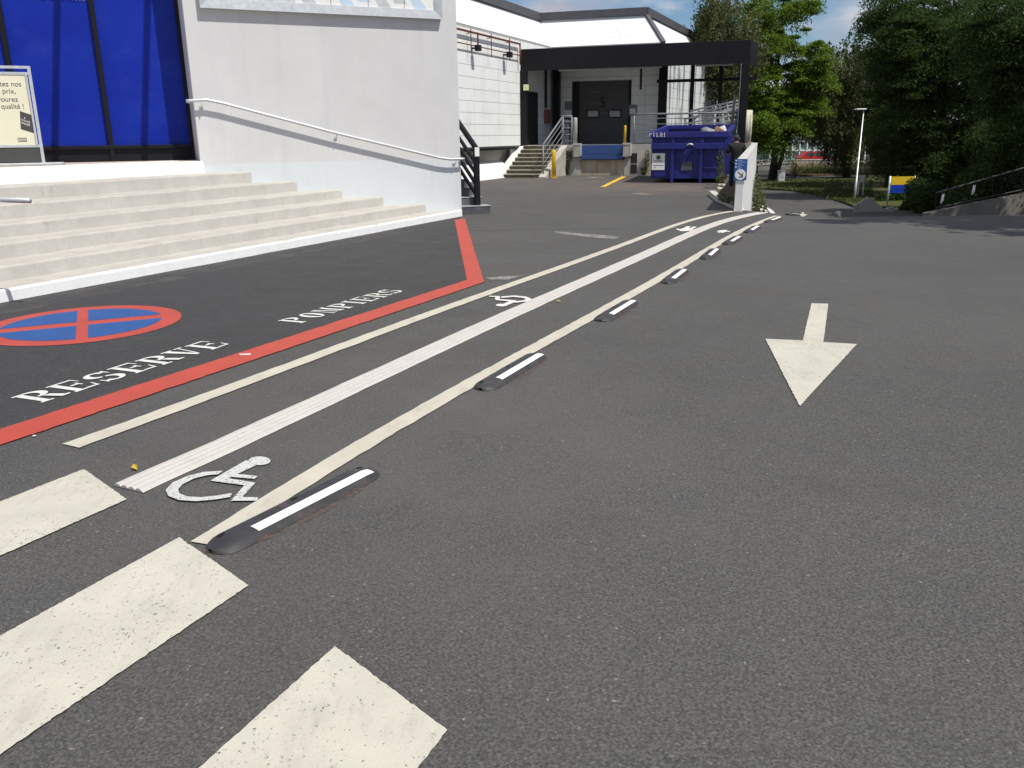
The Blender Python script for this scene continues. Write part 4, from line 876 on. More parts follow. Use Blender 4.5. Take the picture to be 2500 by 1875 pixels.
# ------------------------------------------------------------------ canopy over the dock
can = thing('dock_canopy', 'black steel canopy on square columns over the loading dock', 'canopy', D(4.5, 1.5))
uR = upx(1818, 0, 200); fz1 = zpx(1560, 108, 0); fz0 = fz1-.80
b = MB(); b.prism([D(-.02, 0)[:2], D(uR+.14, 0)[:2], D(uR+.14, .16)[:2], D(-.02, .16)[:2]], fz0, fz1); b.build('fascia', M['black_metal'], can, bevel=.008)
b = MB(); b.prism([D(uR-.02, .16)[:2], D(uR+.14, .16)[:2], D(uR+.14, 2.0)[:2], D(uR-.02, 2.0)[:2]], fz0, fz1); b.build('end_fascia', M['black_metal'], can)
b = MB(); b.prism([D(0, .16)[:2], D(uR, .16)[:2], D(uR, V2-.05)[:2], D(0.06, V2-.05)[:2]], fz0+.32, fz0+.44); b.build('roof_deck', M['black_metal'], can)
for u_ in (.13, uR): 
    b = MB(); b.box(D(u_, .02, (DZ+fz0)/2), UV, INB, ZV, .14, .14, (fz0-DZ)/2); b.build('column', M['black_metal'], can, bevel=.01)
b = MB(); b.box(D(uR-.155, .0, (DZ+fz0)/2), UV, INB, ZV, .012, .02, (fz0-DZ)/2-.02); b.build('column_trim', M['galv'], can)
for pa, pb, py in ((1365, 1447, 170), (1530, 1616, 163), (1700, 1787, 157)):
    u0, u1 = upx(pa, 1.2, py), upx(pb, 1.2, py); b = MB(); b.prism([D(u0, 1.1)[:2], D(u1, 1.1)[:2], D(u1, 1.25)[:2], D(u0, 1.25)[:2]], fz0+.02, fz0+.11); b.build('tube_light', M['alu'], can)
ub = upx(1628, V2+.6)
for zz in (fz0-.42,):
    b = MB(); b.prism([D(ub-.2, 3.2)[:2], D(uR, 3.2)[:2], D(uR, 3.3)[:2], D(ub-.2, 3.3)[:2]], zz, zz+.12); b.build('rear_beam', M['black_metal'], can)
for px in (1688, 1757):
    u_ = upx(px, 3.25); b = MB(); b.box(D(u_, 3.25, (DZ+fz0+.3)/2), UV, INB, ZV, .08, .06, (fz0+.3-DZ)/2); b.build('rear_post', M['black_metal'], can)
hp_ = D(upx(1563, 1.5), 1.5); MB().tube([hp_+ZV*(fz0-.75), hp_+ZV*(fz0+.3)], .045, 8).build('drop_pipe', M['black_metal'], can)
b = MB(); p = D(.30, -.15, zpx(1299, 214, 0)); b.box(p, UV, INB, ZV, .1, .05, .11); bx = b.build('junction_box', M['pale_yellow'], can, bevel=.01)
# ------------------------------------------------------------------ dock platform, stairs, leveller
plat = thing('dock_platform', 'raised weathered concrete dock platform with rust stained face', 'platform', D(5, 1))
ul0, ul1 = upx(1419, 0, 380), upx(1525, 0, 380); us1 = upx(1374, 0, 390)
b = MB(); b.prism([D(us1, 0)[:2], D(ul0, 0)[:2], D(ul0, V2)[:2], D(us1, V2)[:2]], 0, DZ); b.build('platform_block', M['concrete'], plat)
b = MB(); b.prism([D(ul1, 0)[:2], D(ucorn, 0)[:2], (DC+np.array([math.sin(R(13)), math.cos(R(13)), 0])*V2)[:2], D(ul1, V2)[:2]], -2.4, DZ); b.build('platform_block', M['concrete'], plat)
b = MB(); b.prism([D(ul0, .03)[:2], D(ul1, .03)[:2], D(ul1, V2)[:2], D(ul0, V2)[:2]], 0, .60); b.build('pit_wall', M['dock_concrete'], plat)
b = MB(); b.prism([D(-.05, .02)[:2], D(us1, .02)[:2], D(us1, V2)[:2], D(-.05, V2)[:2]], 0, DZ); b.build('platform_block', M['concrete'], plat)
b = MB(); b.prism([D(ul0, .35)[:2], D(ul1, .35)[:2], D(ul1, V2)[:2], D(ul0, V2)[:2]], .60, DZ-.004); b.build('pit_back', M['concrete'], plat)
lv = thing('dock_leveller', 'blue steel dock leveller plate with folded lip', 'dock leveller', D((ul0+ul1)/2, .1, .6))
b = MB(); b.prism([D(ul0+.03, -.03)[:2], D(ul1-.03, -.03)[:2], D(ul1-.03, .3)[:2], D(ul0+.03, .3)[:2]], .82, DZ-.01); b.build('front_plate', M['leveller'], lv, bevel=.01)
b = MB(); b.prism([D(ul0+.03, -.10)[:2], D(ul1-.03, -.10)[:2], D(ul1-.03, .02)[:2], D(ul0+.03, .02)[:2]], .62, .80); b.build('lip', M['leveller'], lv, bevel=.01)
for pa, lab in ((1411, 'steel edged dock bumper left of the blue leveller'), (1532, 'steel edged dock bumper right of the blue leveller')):
    u_ = upx(pa, 0, 370); bp = thing('dock_bumper', lab, 'bumper', D(u_, -.1, .72), 'dock bumpers beside the leveller')
    b = MB(); b.prism([D(u_-.13, -.2)[:2], D(u_+.13, -.2)[:2], D(u_+.13, -.002)[:2], D(u_-.13, -.002)[:2]], .72, DZ); b.build('rubber_block', M['concrete'], bp, bevel=.01)
    b = MB(); b.prism([D(u_-.14, -.22)[:2], D(u_+.14, -.22)[:2], D(u_+.14, .06)[:2], D(u_-.14, .06)[:2]], DZ, DZ+.06); b.build('steel_cap', M['alu'], bp)
    b = MB(); b.prism([D(u_+.135, -.21)[:2], D(u_+.17, -.21)[:2], D(u_+.17, 0.0)[:2], D(u_+.135, 0.0)[:2]], .75, DZ); b.build('side_plate', M['galv'], bp)
b = MB(); u0, u1 = upx(1540, 0, 400), upx(1555, 0, 400)
for z0_, z1_ in ((.08, .42), (.48, .85)):
    b = MB(); b.prism([D(u0, -.012)[:2], D(u1, -.012)[:2], D(u1, .01)[:2], D(u0, .01)[:2]], z0_, z1_); b.build('dark_recess', M['rubber_seal'], plat)
# stairs up to the dock
ds = thing('dock_stair', 'short mossy concrete stair with pale nosings up to the dock', 'stairs', D(.8, -1.2))
nst = 8; rr_ = DZ/nst; run = .29; uS0, uS1 = .22, us1-.10
for k in range(nst):
    v0 = -run*(nst-k)+.02
    b = MB(); b.prism([D(uS0, v0)[:2], D(uS1, v0)[:2], D(uS1, v0+run)[:2], D(uS0, v0+run)[:2]], 0, rr_*(k+1)-.03); b.build('step', M['moss_step'], ds)
    b = MB(); b.prism([D(uS0, v0-.02)[:2], D(uS1, v0-.02)[:2], D(uS1, v0+run-.021)[:2], D(uS0, v0+run-.021)[:2]], rr_*(k+1)-.029, rr_*(k+1)); b.build('nosing', M['nosing'], ds)
b = MB(); vb = -run*nst
b.prism([D(uS0-.30, vb-.2)[:2], D(uS0-.005, vb-.2)[:2], D(uS0-.005, .0)[:2], D(uS0-.30, .0)[:2]], 0, [.06, .06, DZ+.02, DZ+.02]); b.build('cheek_wall', M['parapet'], ds)
b = MB(); b.prism([D(uS1+.005, vb-.15)[:2], D(uS1+.28, vb-.15)[:2], D(uS1+.28, .0)[:2], D(uS1+.005, .0)[:2]], 0, [.05, .05, DZ, DZ]); b.build('cheek_wall', M['concrete'], ds)
# railings
def railing(name, label, pts, h, nb, parent_loc, mat, top=.035, mid=.016, posts=True):
    t = thing(name, label, 'railing', parent_loc, 'grey metal railings on the dock')
    pts = [np.array(p, float) for p in pts]
    MB().tube([p+ZV*h for p in pts], top, 8).build('top_rail', mat, t, smooth=True)
    for k in range(nb): MB().tube([p+ZV*h*(k+.6)/(nb+.4) for p in pts], mid, 6).build('bar', mat, t, smooth=True)
    for p in pts: MB().tube([p-ZV*.01, p+ZV*h], .028, 8).build('post', mat, t, smooth=True)
    return t
uq = upx(1550, .08)
railing('dock_railing', 'grey railing on the platform behind the blue skip', [D(uq, .08, DZ), D(uq+1.25, .08, DZ), D(uq+2.5, .08, DZ), D(uq+4.0, .08, DZ)], 1.12, 5, D(uq+2, .08, DZ), M['grey_rail'])
railing('stair_railing', 'grey railing sloping down beside the dock stair', [D(uS1+.1, vb+.1, .12), D(uS1+.1, 0.0, DZ)], 1.1, 4, D(uS1+.1, -1, .6), M['grey_rail'])
railing('landing_railing', 'grey railing on the landing above the dock stair', [D(uS1+.1, .03, DZ), D(us1+.35, .03, DZ)], 1.1, 4, D(us1, .03, DZ), M['grey_rail'])
railing('inner_railing', 'dark railing in the shade across the platform left of the door', [D(.75, 2.6, DZ), D(upx(1392, 2.6), 2.6, DZ)], 1.05, 4, D(1.3, 2.6, DZ), M['black_metal'])
# bollards
def bollard(px, py, z, h, r, mat, label, v=None):
    p = at(px, py, z) if v is None else D(upx(px, v), v, z)
    t = thing('bollard', label, 'bollard', p); prof_ = [(r*1.0, 0), (r, h-.05), (r*.85, h-.015), (r*.4, h)]
    MB().tube([p+ZV*q for _, q in prof_], [q for q, _ in prof_], 16).build('post', mat, t, smooth=True)
    MB().tube([p, p+ZV*.012], r*1.5, 16).build('base_plate', mat, t)
bollard(1352, 434, .003, 1.02, .085, M['yellow'], 'bright yellow steel bollard at the foot of the dock stair')
bollard(1405, 340, DZ, 1.05, .085, M['concrete'], 'grey steel post on the platform left of the dock door', v=.35)
bollard(1528, 340, DZ, .72, .05, M['yellow'], 'thin orange post on the platform right of the dock door', v=.5)
# ------------------------------------------------------------------ blue skip
SL, SR = at(1588, 446), at(1750, 448)
sx = (at(1695, 447)-at(1628, 447)); sx[2] = 0; sx = np.array([math.sin(R(107)), math.cos(R(107)), 0]); sy = np.array([-sx[1], sx[0], 0])
S00 = at(1588, 446.5); wS_ = 2.36; dS = 4.3
skip_ = thing('waste_skip', 'dark blue open waste skip standing in the yard before the dock', 'skip', S00+sx*wS_/2+sy*dS/2)
def K(x, y, z): return S00+sx*x+sy*y+ZV*z
zf0, zf1, zr1 = .14, 1.60, 1.82; tk = .07
def kb(x0, x1, y0, y1, z0, z1, name, mat=M['dump_blue'], bev=.008):
    b = MB(); b.hexa([K(x0, y0, z0), K(x1, y0, z0), K(x1, y1, z0), K(x0, y1, z0), K(x0, y0, z1), K(x1, y0, z1), K(x1, y1, z1), K(x0, y1, z1)]); return b.build(name, mat, skip_, bevel=bev)
kb(0, wS_, .0, tk, zf0, zf1-.1, 'front_wall'); kb(0, wS_, dS-tk, dS, zf0, zr1, 'rear_wall'); kb(tk, wS_-tk, tk, dS-tk, zf0, zf0+.1, 'floor_pan')
for x0, x1 in ((0, tk), (wS_-tk, wS_)):
    b = MB(); b.hexa([K(x0, tk, zf0), K(x1, tk, zf0), K(x1, dS-tk, zf0), K(x0, dS-tk, zf0), K(x0, tk, zf1-.05), K(x1, tk, zf1-.05), K(x1, dS-tk, zr1), K(x0, dS-tk, zr1)]); b.build('side_wall', M['dump_blue'], skip_)
kb(-.10, wS_+.06, -.12, .10, zf1-.16, zf1+.02, 'front_rim')
for x0, x1 in ((-.10, .05), (wS_-.05, wS_+.08)):
    b = MB(); b.hexa([K(x0, .1, zf1-.14), K(x1, .1, zf1-.14), K(x1, dS, zr1-.12), K(x0, dS, zr1-.12), K(x0, .1, zf1+.02), K(x1, .1, zf1+.02), K(x1, dS, zr1+.05), K(x0, dS, zr1+.05)]); b.build('side_rim', M['dump_blue'], skip_, bevel=.01)
kb(.05, wS_-.05, dS-.14, dS, zr1-.1, zr1+.05, 'rear_rim')
kb(0, 1.12, -.16, -.002, 1.08, 1.26, 'cross_beam'); kb(1.38, wS_-.05, -.16, -.002, 1.08, 1.26, 'cross_beam')
for x in (.70, 1.62):
    kb(x-.06, x+.06, -.10, -.003, 1.262, zf1-.165, 'upper_rib'); kb(x-.045, x+.045, -.12, -.003, .0, 1.075, 'leg_rib')
kb(wS_-.16, wS_-.06, -.05, -.003, .2, 1.06, 'corner_rib'); kb(wS_-.04, wS_+.03, -.07, .05, .2, zf1-.165, 'corner_post')
for y in np.arange(.45, dS-.2, .62): kb(wS_+.001, wS_+.07, y, y+.09, .2, zf1-.12, 'side_rib')
kb(wS_+.001, wS_+.02, .55, 1.0, .45, 1.35, 'side_sticker', M['white_print'])
MB().tube([K(1.12, -.08, 1.16), K(1.18, -.15, 1.22), K(1.25, -.17, 1.235), K(1.32, -.15, 1.22), K(1.38, -.08, 1.16)], .03, 8).build('hook_bar', M['galv'], skip_, smooth=True)
b = MB(); b.hexa([K(1.12, -.06, 1.09), K(1.38, -.06, 1.09), K(1.05, -.06, .62), K(.85, -.06, .75), K(1.12, -.004, 1.09), K(1.38, -.004, 1.09), K(1.05, -.004, .62), K(.85, -.004, .75)]); b.build('brace', M['dump_blue'], skip_)
kb(.98, 1.34, -.03, -.003, .40, .68, 'worn_plate', M['coping']); kb(.1, .55, -.04, -.003, .2, .38, 'lower_plate'); kb(1.68, wS_-.2, -.035, -.003, .46, .50, 'lower_bar')
pc = kb(.03, .45, -.055, -.035, .42, .95, 'placard', M['white_print'], 0)
def kq(poly, mat, y, nm): MB().poly3([K(x, y, z) for x, z in poly]).build(nm, mat, pc)
kq([(.24+.075*math.cos(a), .82+.075*math.sin(a)) for a in np.linspace(0, 2*math.pi, 24, endpoint=False)], M['green_print'], -.0575, 'logo_disc')
kq([(.235+.03*math.cos(a), .815+.05*math.sin(a)) for a in np.linspace(0, 2*math.pi, 16, endpoint=False)], M['ink'], -.0582, 'logo_core')
text_obj('lettering', 'PAPREC', .085, M['ink'], K(.24, -.0575, .675), sx, ZV, pc, 'CENTER', .0005)
for z, x0, x1 in ((.555, .07, .41),): kq([(x0, z), (x1, z), (x1, z+.016), (x0, z+.016)], M['ink'], -.0575, 'small_print')
kq([(.12, .475), (.155, .475), (.155, .505), (.12, .505)], M['ink'], -.0575, 'small_print')
word('PVLR1', K(-.085, -.1235, zf1-.13), sx, ZV, .085, .125, .035, M['white_print'], skip_, 'stencil_letter')
# waste heaped inside
def scrap(name, label, cat, c, ex, ey, ez, h, mat, bev=.02):
    b = MB(); b.box(c, ex, ey, ez, *h); o = b.build(name, mat, bevel=bev); tag(o, label, cat)
def rot(a, b_, c): 
    m_ = Matrix.Rotation(a, 3, 'Z') @ Matrix.Rotation(b_, 3, 'Y') @ Matrix.Rotation(c, 3, 'X'); return [np.array(m_.col[i]) for i in range(3)]
ex, ey, ez = rot(.3, .5, .2); scrap('cardboard_box', 'crushed brown cardboard box poking above the skip rim', 'box', K(1.9, 3.5, 1.48), ex, ey, ez, (.2, .16, .25), M['cardboard'])
ex, ey, ez = rot(.8, -.4, .5); scrap('waste_sack', 'crumpled white waste sack heaped in the blue skip', 'sack', K(2.02, 3.6, 1.62), ex, ey, ez, (.17, .14, .22), M['white_plastic'], .12)
ex, ey, ez = rot(.2, .3, .1); scrap('waste_sack', 'grey waste sack heaped in the blue skip', 'sack', K(1.55, 3.5, 1.48), ex, ey, ez, (.32, .2, .26), M['grey_rail'], .12)
scrap('waste_heap', 'dark heap of mixed waste filling the blue skip', 'waste', K(1.2, 2.2, .85), sx, sy, ZV, (1.02, 1.9, .62), M['dark_grey'], .1)
# ------------------------------------------------------------------ tilted stack of steel roll cages on the platform
def cage(base, tilt, label, w=2.3, h=.62, d=.55):
    t = thing('roll_cage', label, 'roll cage', base, 'steel roll cages piled on the platform')
    ex = UV*math.cos(tilt)+ZV*math.sin(tilt); ez = -UV*math.sin(tilt)+ZV*math.cos(tilt); ey = INB
    P = lambda x, y, z: base+ex*x+ey*y+ez*z
    for y in (0, d):
        b = MB()
        for z in np.linspace(0, h, 3): b.tube([P(0, y, z), P(w, y, z)], .02, 6)
        (b.build('side_bars', M['galv'], t))
        b = MB()
        for x in np.linspace(0, w, 8): b.tube([P(x, y, -.05), P(x, y, h+.03)], .022, 6)
        b.build('side_uprights', M['galv'], t)
    b = MB()
    for x in np.linspace(0, w, 5):
        for z in (0, h): b.tube([P(x, 0, z), P(x, d, z)], .014, 6)
    b.build('cross_bars', M['galv'], t)
    for x in (.1, w-.1):
        b = MB(); b.tube([P(x, d*.5-.02, -.06), P(x, d*.5+.02, -.06)], .055, 10); b.build('castor', M['rubber'], t)
cb = D(upx(1674, .55), .55, DZ+.12)
cage(cb, R(7), 'lowest of the tilted steel roll cages behind the skip', h=.42)
cage(cb+ZV*.46+UV*.03, R(9), 'middle of the tilted steel roll cages behind the skip', h=.36)
cage(cb+ZV*.88+UV*.25+INB*.1, R(11), 'topmost of the tilted steel roll cages behind the skip', w=1.9, h=.24)
for k, px in enumerate((1788, 1797)):
    p = D(upx(px, .3), .3, DZ)
    lm = thing('steel_upright', ('shorter' if k else 'taller')+' grey steel upright leaning by the canopy column', 'upright', p)
    MB().tube([p, p+ZV*(1.75-.5*k)+UV*.08], .05, 8).build('tube', M['grey_rail'], lm); MB().tube([p-UV*.25, p+UV*.15], .03, 8).build('foot', M['grey_rail'], lm)
pp = D(upx(1822, .1, 330), -.0, DZ)+INB*.2
cp = thing('cream_post', 'short peeling cream post at the corner of the platform', 'post', pp)
MB().tube([pp, pp+ZV*.6+UV*.01, pp+ZV*1.18+UV*.015], [.19, .19, .18], 14).build('shaft', M['cream_wood'], cp, smooth=True)
MB().tube([pp+ZV*1.181+UV*.015, pp+ZV*1.2+UV*.015], [.18, .15], 14).build('top', M['cream_wood'], cp)
# ------------------------------------------------------------------ ramp parapet and its sign
FRr = DC+np.array([0, 0, 0]); pd = FRr-NR; pd[2] = 0; pl_ = np.linalg.norm(pd); pd /= pl_; pn = np.array([-pd[1], pd[0], 0]); th = .17
zn = float(vp(1810, 390, NR, NR+UV)[2]); zfz = DZ+.02
para = thing('ramp_parapet', 'white concrete parapet wall dropping away beside the ramp', 'wall', NR+pn*.15)
A, B_, C_, D_ = NR, NR+pd*(pl_-.02), NR+pd*(pl_-.02)+pn*th, NR+pn*th
b = MB(); b.prism([A[:2], B_[:2], C_[:2], D_[:2]], [-.2, -2.4, -2.4, -.2], [zn-.03, zfz-.03, zfz-.03, zn-.03]); b.build('wall_body', M['parapet'], para, bevel=.01)
b = MB(); o_ = .012; A, B_, C_, D_ = A-pn*o_, B_-pn*o_, C_+pn*o_, D_+pn*o_; b.prism([A[:2], B_[:2], C_[:2], D_[:2]], [zn-.0295, zfz-.0295, zfz-.0295, zn-.0295], [zn, zfz, zfz, zn]); b.build('coping', M['parapet_top'], para, bevel=.006)
sg2c = NR+pn*th*.5-pd*.012
dsn = thing('direction_sign', 'blue direction panel with white arrow disc on the parapet end', 'sign', sg2c+ZV*.5)
se = -pn; w2 = .125; zs1 = float(vp(1806, 388, NR, NR+pn)[2]); zs0 = float(vp(1806, 440, NR, NR+pn)[2])
cs = sg2c-pn*.0
b = MB(); b.box(cs+ZV*(zs0+zs1)/2, se, pd, ZV, w2, .008, (zs1-zs0)/2); pnl = b.build('panel', M['sign_blue'], dsn)
fr_ = cs-pd*.0095
zd_ = zs0+.115
def sq(pts, mat, k, nm): MB().poly3([fr_-pd*.0006*k+se*x+ZV*z for x, z in pts]).build(nm, mat, pnl)
sq([(.0+.105*math.cos(a), zd_+.105*math.sin(a)) for a in np.linspace(0, 2*math.pi, 28, endpoint=False)], M['white_print'], 0, 'disc')
s2 = .7071
def rotp(pts): return [((x+y)*s2, zd_+(-x+y)*s2) for x, y in pts]
sq(rotp([(-.075, -.011), (.06, -.011), (.06, .011), (-.075, .011)]), M['ink'], 1, 'arrow_shaft')
sq([(.052, zd_-.062), (.052, zd_+.03), (.030, zd_+.03), (.030, zd_-.062)], M['ink'], 2, 'arrow_head'); sq([(-.03, zd_-.062), (.03, zd_-.062), (.03, zd_-.040), (-.03, zd_-.040)], M['ink'], 2, 'arrow_head')
for k, ln_ in enumerate(('Retrait', 'marchandises', 'Retour', '& échange', 'Entrée', 'clients', '& parking')):
    zz = zs1-.038-.027*k-.008*(k > 1)-.008*(k > 3)
    text_obj('lettering', ln_, .026, M['white_print'], fr_-pd*.001+se*-.055+ZV*zz, se, ZV, pnl, 'LEFT', .0003)
    if k in (0, 2, 4): sq([(-.115+.0, zz-.006), (-.075, zz-.006), (-.075, zz+.018), (-.115, zz+.018)], M['pale_blue'], 1, 'pictogram')
# kerb beside the parapet with weeds
kp = smooth_path([at(1738, 477), at(1752, 489), at(1775, 500), at(1812, 516)], .25)
b = MB(); Lp, Rp = offpath(kp, .16); n = len(kp)
V = []
for i in range(n):
    h = .12*(1-.85*sstep((i/(n-1)-.75)/.25)); V += [(*Lp[i], 0), (*Lp[i], h), (*Rp[i], h), (*Rp[i], 0)]
b.add(V, [(i*4+j, i*4+j+1, (i+1)*4+j+1, (i+1)*4+j) for i in range(n-1) for j in range(3)]+[(0, 1, 2, 3)]); b.f = [f[::-1] for f in b.f]
kerb = b.build('kerb', M['parapet_top']); tag(kerb, 'broken concrete kerb curving past the parapet foot', kind='structure')
b = MB(); far = [NR+pd*s+pn*(th+.02) for s in (9.5, 6, 3, 1, .3)]
b.prism([tuple(p) for p in kp]+[tuple(f[:2]) for f in far[::-1]], .0, .10); v_ = b.build('verge', M['soil']); tag(v_, 'strip of bare earth between kerb and parapet', kind='structure')

# ------------------------------------------------------------------ person seen from behind
PB = NR+pd*7.6+pn*.46; PB[2] = .0
person = thing('person', 'person in black polo shirt and grey cap standing behind the parapet, head bowed', 'person', PB)
fwd = np.array([pd[0], pd[1], 0]); fwd = np.array([math.sin(R(2)), math.cos(R(2)), 0]); rgt = np.array([fwd[1], -fwd[0], 0])
PS = .885
def bp_(x, y, z): return PB+(rgt*x+fwd*y+ZV*z)*PS
def skin_mesh(name, verts, edges, radii, mat, parent, root=0, sub=2):
    me = bpy.data.meshes.new(name); me.from_pydata([tuple(v) for v in verts], edges, []); o = bpy.data.objects.new(name+'_tmp', me); COL.objects.link(o)
    sk = o.modifiers.new('s', 'SKIN'); sb_ = o.modifiers.new('d', 'SUBSURF'); sb_.levels = sub; sb_.render_levels = sub
    for i, r_ in enumerate(radii):
        r_ = (r_, r_) if np.isscalar(r_) else r_
        me.skin_vertices[0].data[i].radius = (r_[0]*PS, r_[1]*PS); me.skin_vertices[0].data[i].use_root = (i == root)
    dg = bpy.context.evaluated_depsgraph_get(); m2 = bpy.data.meshes.new_from_object(o.evaluated_get(dg)); bpy.data.objects.remove(o)
    m2.materials.clear(); m2.materials.append(mat); m2.polygons.foreach_set('use_smooth', [True]*len(m2.polygons))
    oc = np.array(PB); co = np.zeros(len(m2.vertices)*3); m2.vertices.foreach_get('co', co); co = (co.reshape(-1, 3)-oc).ravel(); m2.vertices.foreach_set('co', co); m2.update()
    return put(bpy.data.objects.new(name, m2), Matrix.Translation(Vector(oc)), parent)
JV = [(0, 0, .92), (0, -.01, 1.05), (0, -.02, 1.22), (0, 0, 1.38), (0, .045, 1.45), (0, .09, 1.55),        # pelvis..head
      (-.17, .0, 1.36), (-.27, .02, 1.15), (-.20, .22, 1.08), (-.13, .30, 1.14),                           # left arm (phone)
      (.17, .0, 1.36), (.27, .02, 1.15), (.20, .22, 1.08), (.13, .30, 1.14),
      (-.09, 0, .86), (-.10, .02, .48), (-.11, -.03, .08), (-.12, .12, .04), (.09, 0, .86), (.10, .02, .48), (.11, -.03, .08), (.12, .12, .04)]
EV = [(0,1),(1,2),(2,3),(3,4),(4,5),(3,6),(6,7),(7,8),(8,9),(3,10),(10,11),(11,12),(12,13),(0,14),(14,15),(15,16),(16,17),(0,18),(18,19),(19,20),(20,21)]
fing = []
for s in (-1, 1):
    base = 9 if s < 0 else 13
    for k in range(4):
        i0 = len(JV); x = s*(.13+.012-.017*k)
        JV += [(x, .335, 1.155), (x-s*.004, .365+.006*math.sin(k), 1.175)]; EV += [(base, i0), (i0, i0+1)]; fing += [.011, .009]
    i0 = len(JV); JV += [(s*.095, .31, 1.15), (s*.075, .335, 1.165)]; EV += [(base, i0), (i0, i0+1)]; fing += [.012, .010]
RV = [(.15, .11), (.14, .105), (.165, .11), (.12, .085), .055, (.075, .09), .07, .05, .042, .03, .07, .05, .042, .03, .085, .06, .042, .04, .085, .06, .042, .04]+fing
body = skin_mesh('body', [bp_(*v) for v in JV], EV, RV, M['skin'], person)
tv = [(0, 0, .80), (0, -.01, 1.0), (0, -.02, 1.22), (0, .0, 1.39), (-.20, .0, 1.36), (-.30, .015, 1.12), (.20, .0, 1.36), (.30, .015, 1.12), (0, .03, 1.455)]
skin_mesh('polo_shirt', [bp_(*v) for v in tv], [(0,1),(1,2),(2,3),(3,4),(4,5),(3,6),(6,7),(3,8)], [(.20, .145), (.19, .14), (.215, .145), (.15, .11), .10, .085, .10, .085, .078], M['cloth_black'], person)
tv = [(0, 0, .93), (-.10, 0, .82), (-.105, .02, .48), (-.115, -.02, .07), (.10, 0, .82), (.105, .02, .48), (.115, -.02, .07)]
skin_mesh('trousers', [bp_(*v) for v in tv], [(0,1),(1,2),(2,3),(0,4),(4,5),(5,6)], [(.17, .13), .115, .09, .075, .115, .09, .075], M['cloth_dark'], person)
for s in (-1, 1): skin_mesh('shoe', [bp_(s*.115, -.06, .045), bp_(s*.117, .05, .045), bp_(s*.122, .16, .035)], [(0,1),(1,2)], [.048, .052, .04], M['cloth_black'], person, sub=1)
hc = np.array([0, .095, 1.575])
b = MB(); n_, mseg = 18, 7; V = []
for i in range(mseg+1):
    ph = i/mseg*R(92)
    for j in range(n_):
        a = 2*math.pi*j/n_; V.append(bp_(hc[0]+.098*math.sin(ph)*math.cos(a), hc[1]+.112*math.sin(ph)*math.sin(a)-.0, hc[2]+.03+.105*math.cos(ph)))
b.add(V, [(i*n_+j, i*n_+(j+1) % n_, (i+1)*n_+(j+1) % n_, (i+1)*n_+j) for i in range(mseg) for j in range(n_)]); b.sm = True
cap = b.build('cap', M['cap'], person); b = MB(); b.prism([tuple(bp_(x, y, 0)[:2]) for x, y in ((-.08, .18), (-.06, .27), (0, .30), (.06, .27), (.08, .18))], (hc[2]+.005)*PS, (hc[2]+.02)*PS); b.build('peak', M['cap'], cap)
b = MB(); V = []
for i in range(4):
    for j in range(13):
        a = math.pi+math.pi*j/12; V.append(bp_(.092*math.cos(a), hc[1]+.105*math.sin(a), hc[2]+.028-.03*i))
b.add(V, [(i*13+j, (i+1)*13+j, (i+1)*13+j+1, i*13+j+1) for i in range(3) for j in range(12)]); b.sm = True; b.build('hair', M['hair'], person)
for s in (-1, 1): MB().tube([bp_(s*.088, .10, 1.575), bp_(s*.105, .095, 1.58)], [.028, .018], 10).build('ear', M['skin'], person, smooth=True)
MB().tube([bp_(0, .19, 1.565), bp_(0, .215, 1.545)], [.014, .016], 8).build('nose', M['skin'], person, smooth=True)

# ------------------------------------------------------------------ foliage
def leaf_mesh(name, C_, size, mat, nrm=None, asp=.55, seed=0, droop=0.):
    r = np.random.default_rng(seed); n = len(C_); C_ = np.asarray(C_, float)
    ax = r.normal(size=(n, 3)); ax[:, 2] -= droop*1.2; ax /= np.linalg.norm(ax, axis=1)[:, None]
    up = r.normal(size=(n, 3)) if nrm is None else nrm+r.normal(0, .55, (n, 3))
    s = np.cross(ax, up); s /= np.linalg.norm(s, axis=1)[:, None]+1e-9
    sz = size*r.uniform(.6, 1.3, (n, 1)); a = ax*sz*.5; w = s*sz*.5*asp
    V = np.stack([C_-a, C_+w*1.0-a*.1, C_+a, C_-w-a*.1], 1).reshape(-1, 3)
    me = bpy.data.meshes.new(name); me.vertices.add(4*n); me.vertices.foreach_set('co', V.ravel())
    me.loops.add(4*n); me.loops.foreach_set('vertex_index', np.arange(4*n, dtype=np.int32))
    me.polygons.add(n); me.polygons.foreach_set('loop_start', np.arange(0, 4*n, 4, dtype=np.int32)); me.polygons.foreach_set('loop_total', np.full(n, 4, dtype=np.int32))
    me.update(); me.validate(); me.materials.append(mat); return me
def put_mesh(name, me, parent, origin):
    co = np.zeros(len(me.vertices)*3); me.vertices.foreach_get('co', co); co = (co.reshape(-1, 3)-np.array(origin)).ravel(); me.vertices.foreach_set('co', co.astype(np.float32)); me.update()
    return put(bpy.data.objects.new(name, me), Matrix.Translation(Vector([float(c) for c in origin])), parent)
def lobes_px(L_, Y, depth=None, pad=0.):
    out = []; L_ = [(a, b_, max(8, c-pad*FPX/Y), max(8, d-pad*.6*FPX/Y)) for a, b_, c, d in L_]
    for (px, py, rx, ry) in L_:
        c = dep(px, py, Y); k = Y/FPX*.98; out.append((c+np.array([0, rng.uniform(-.5, .5)*(depth or 1.5), 0]), np.array([rx*k, (depth or rx*k), ry*k])))
    return out
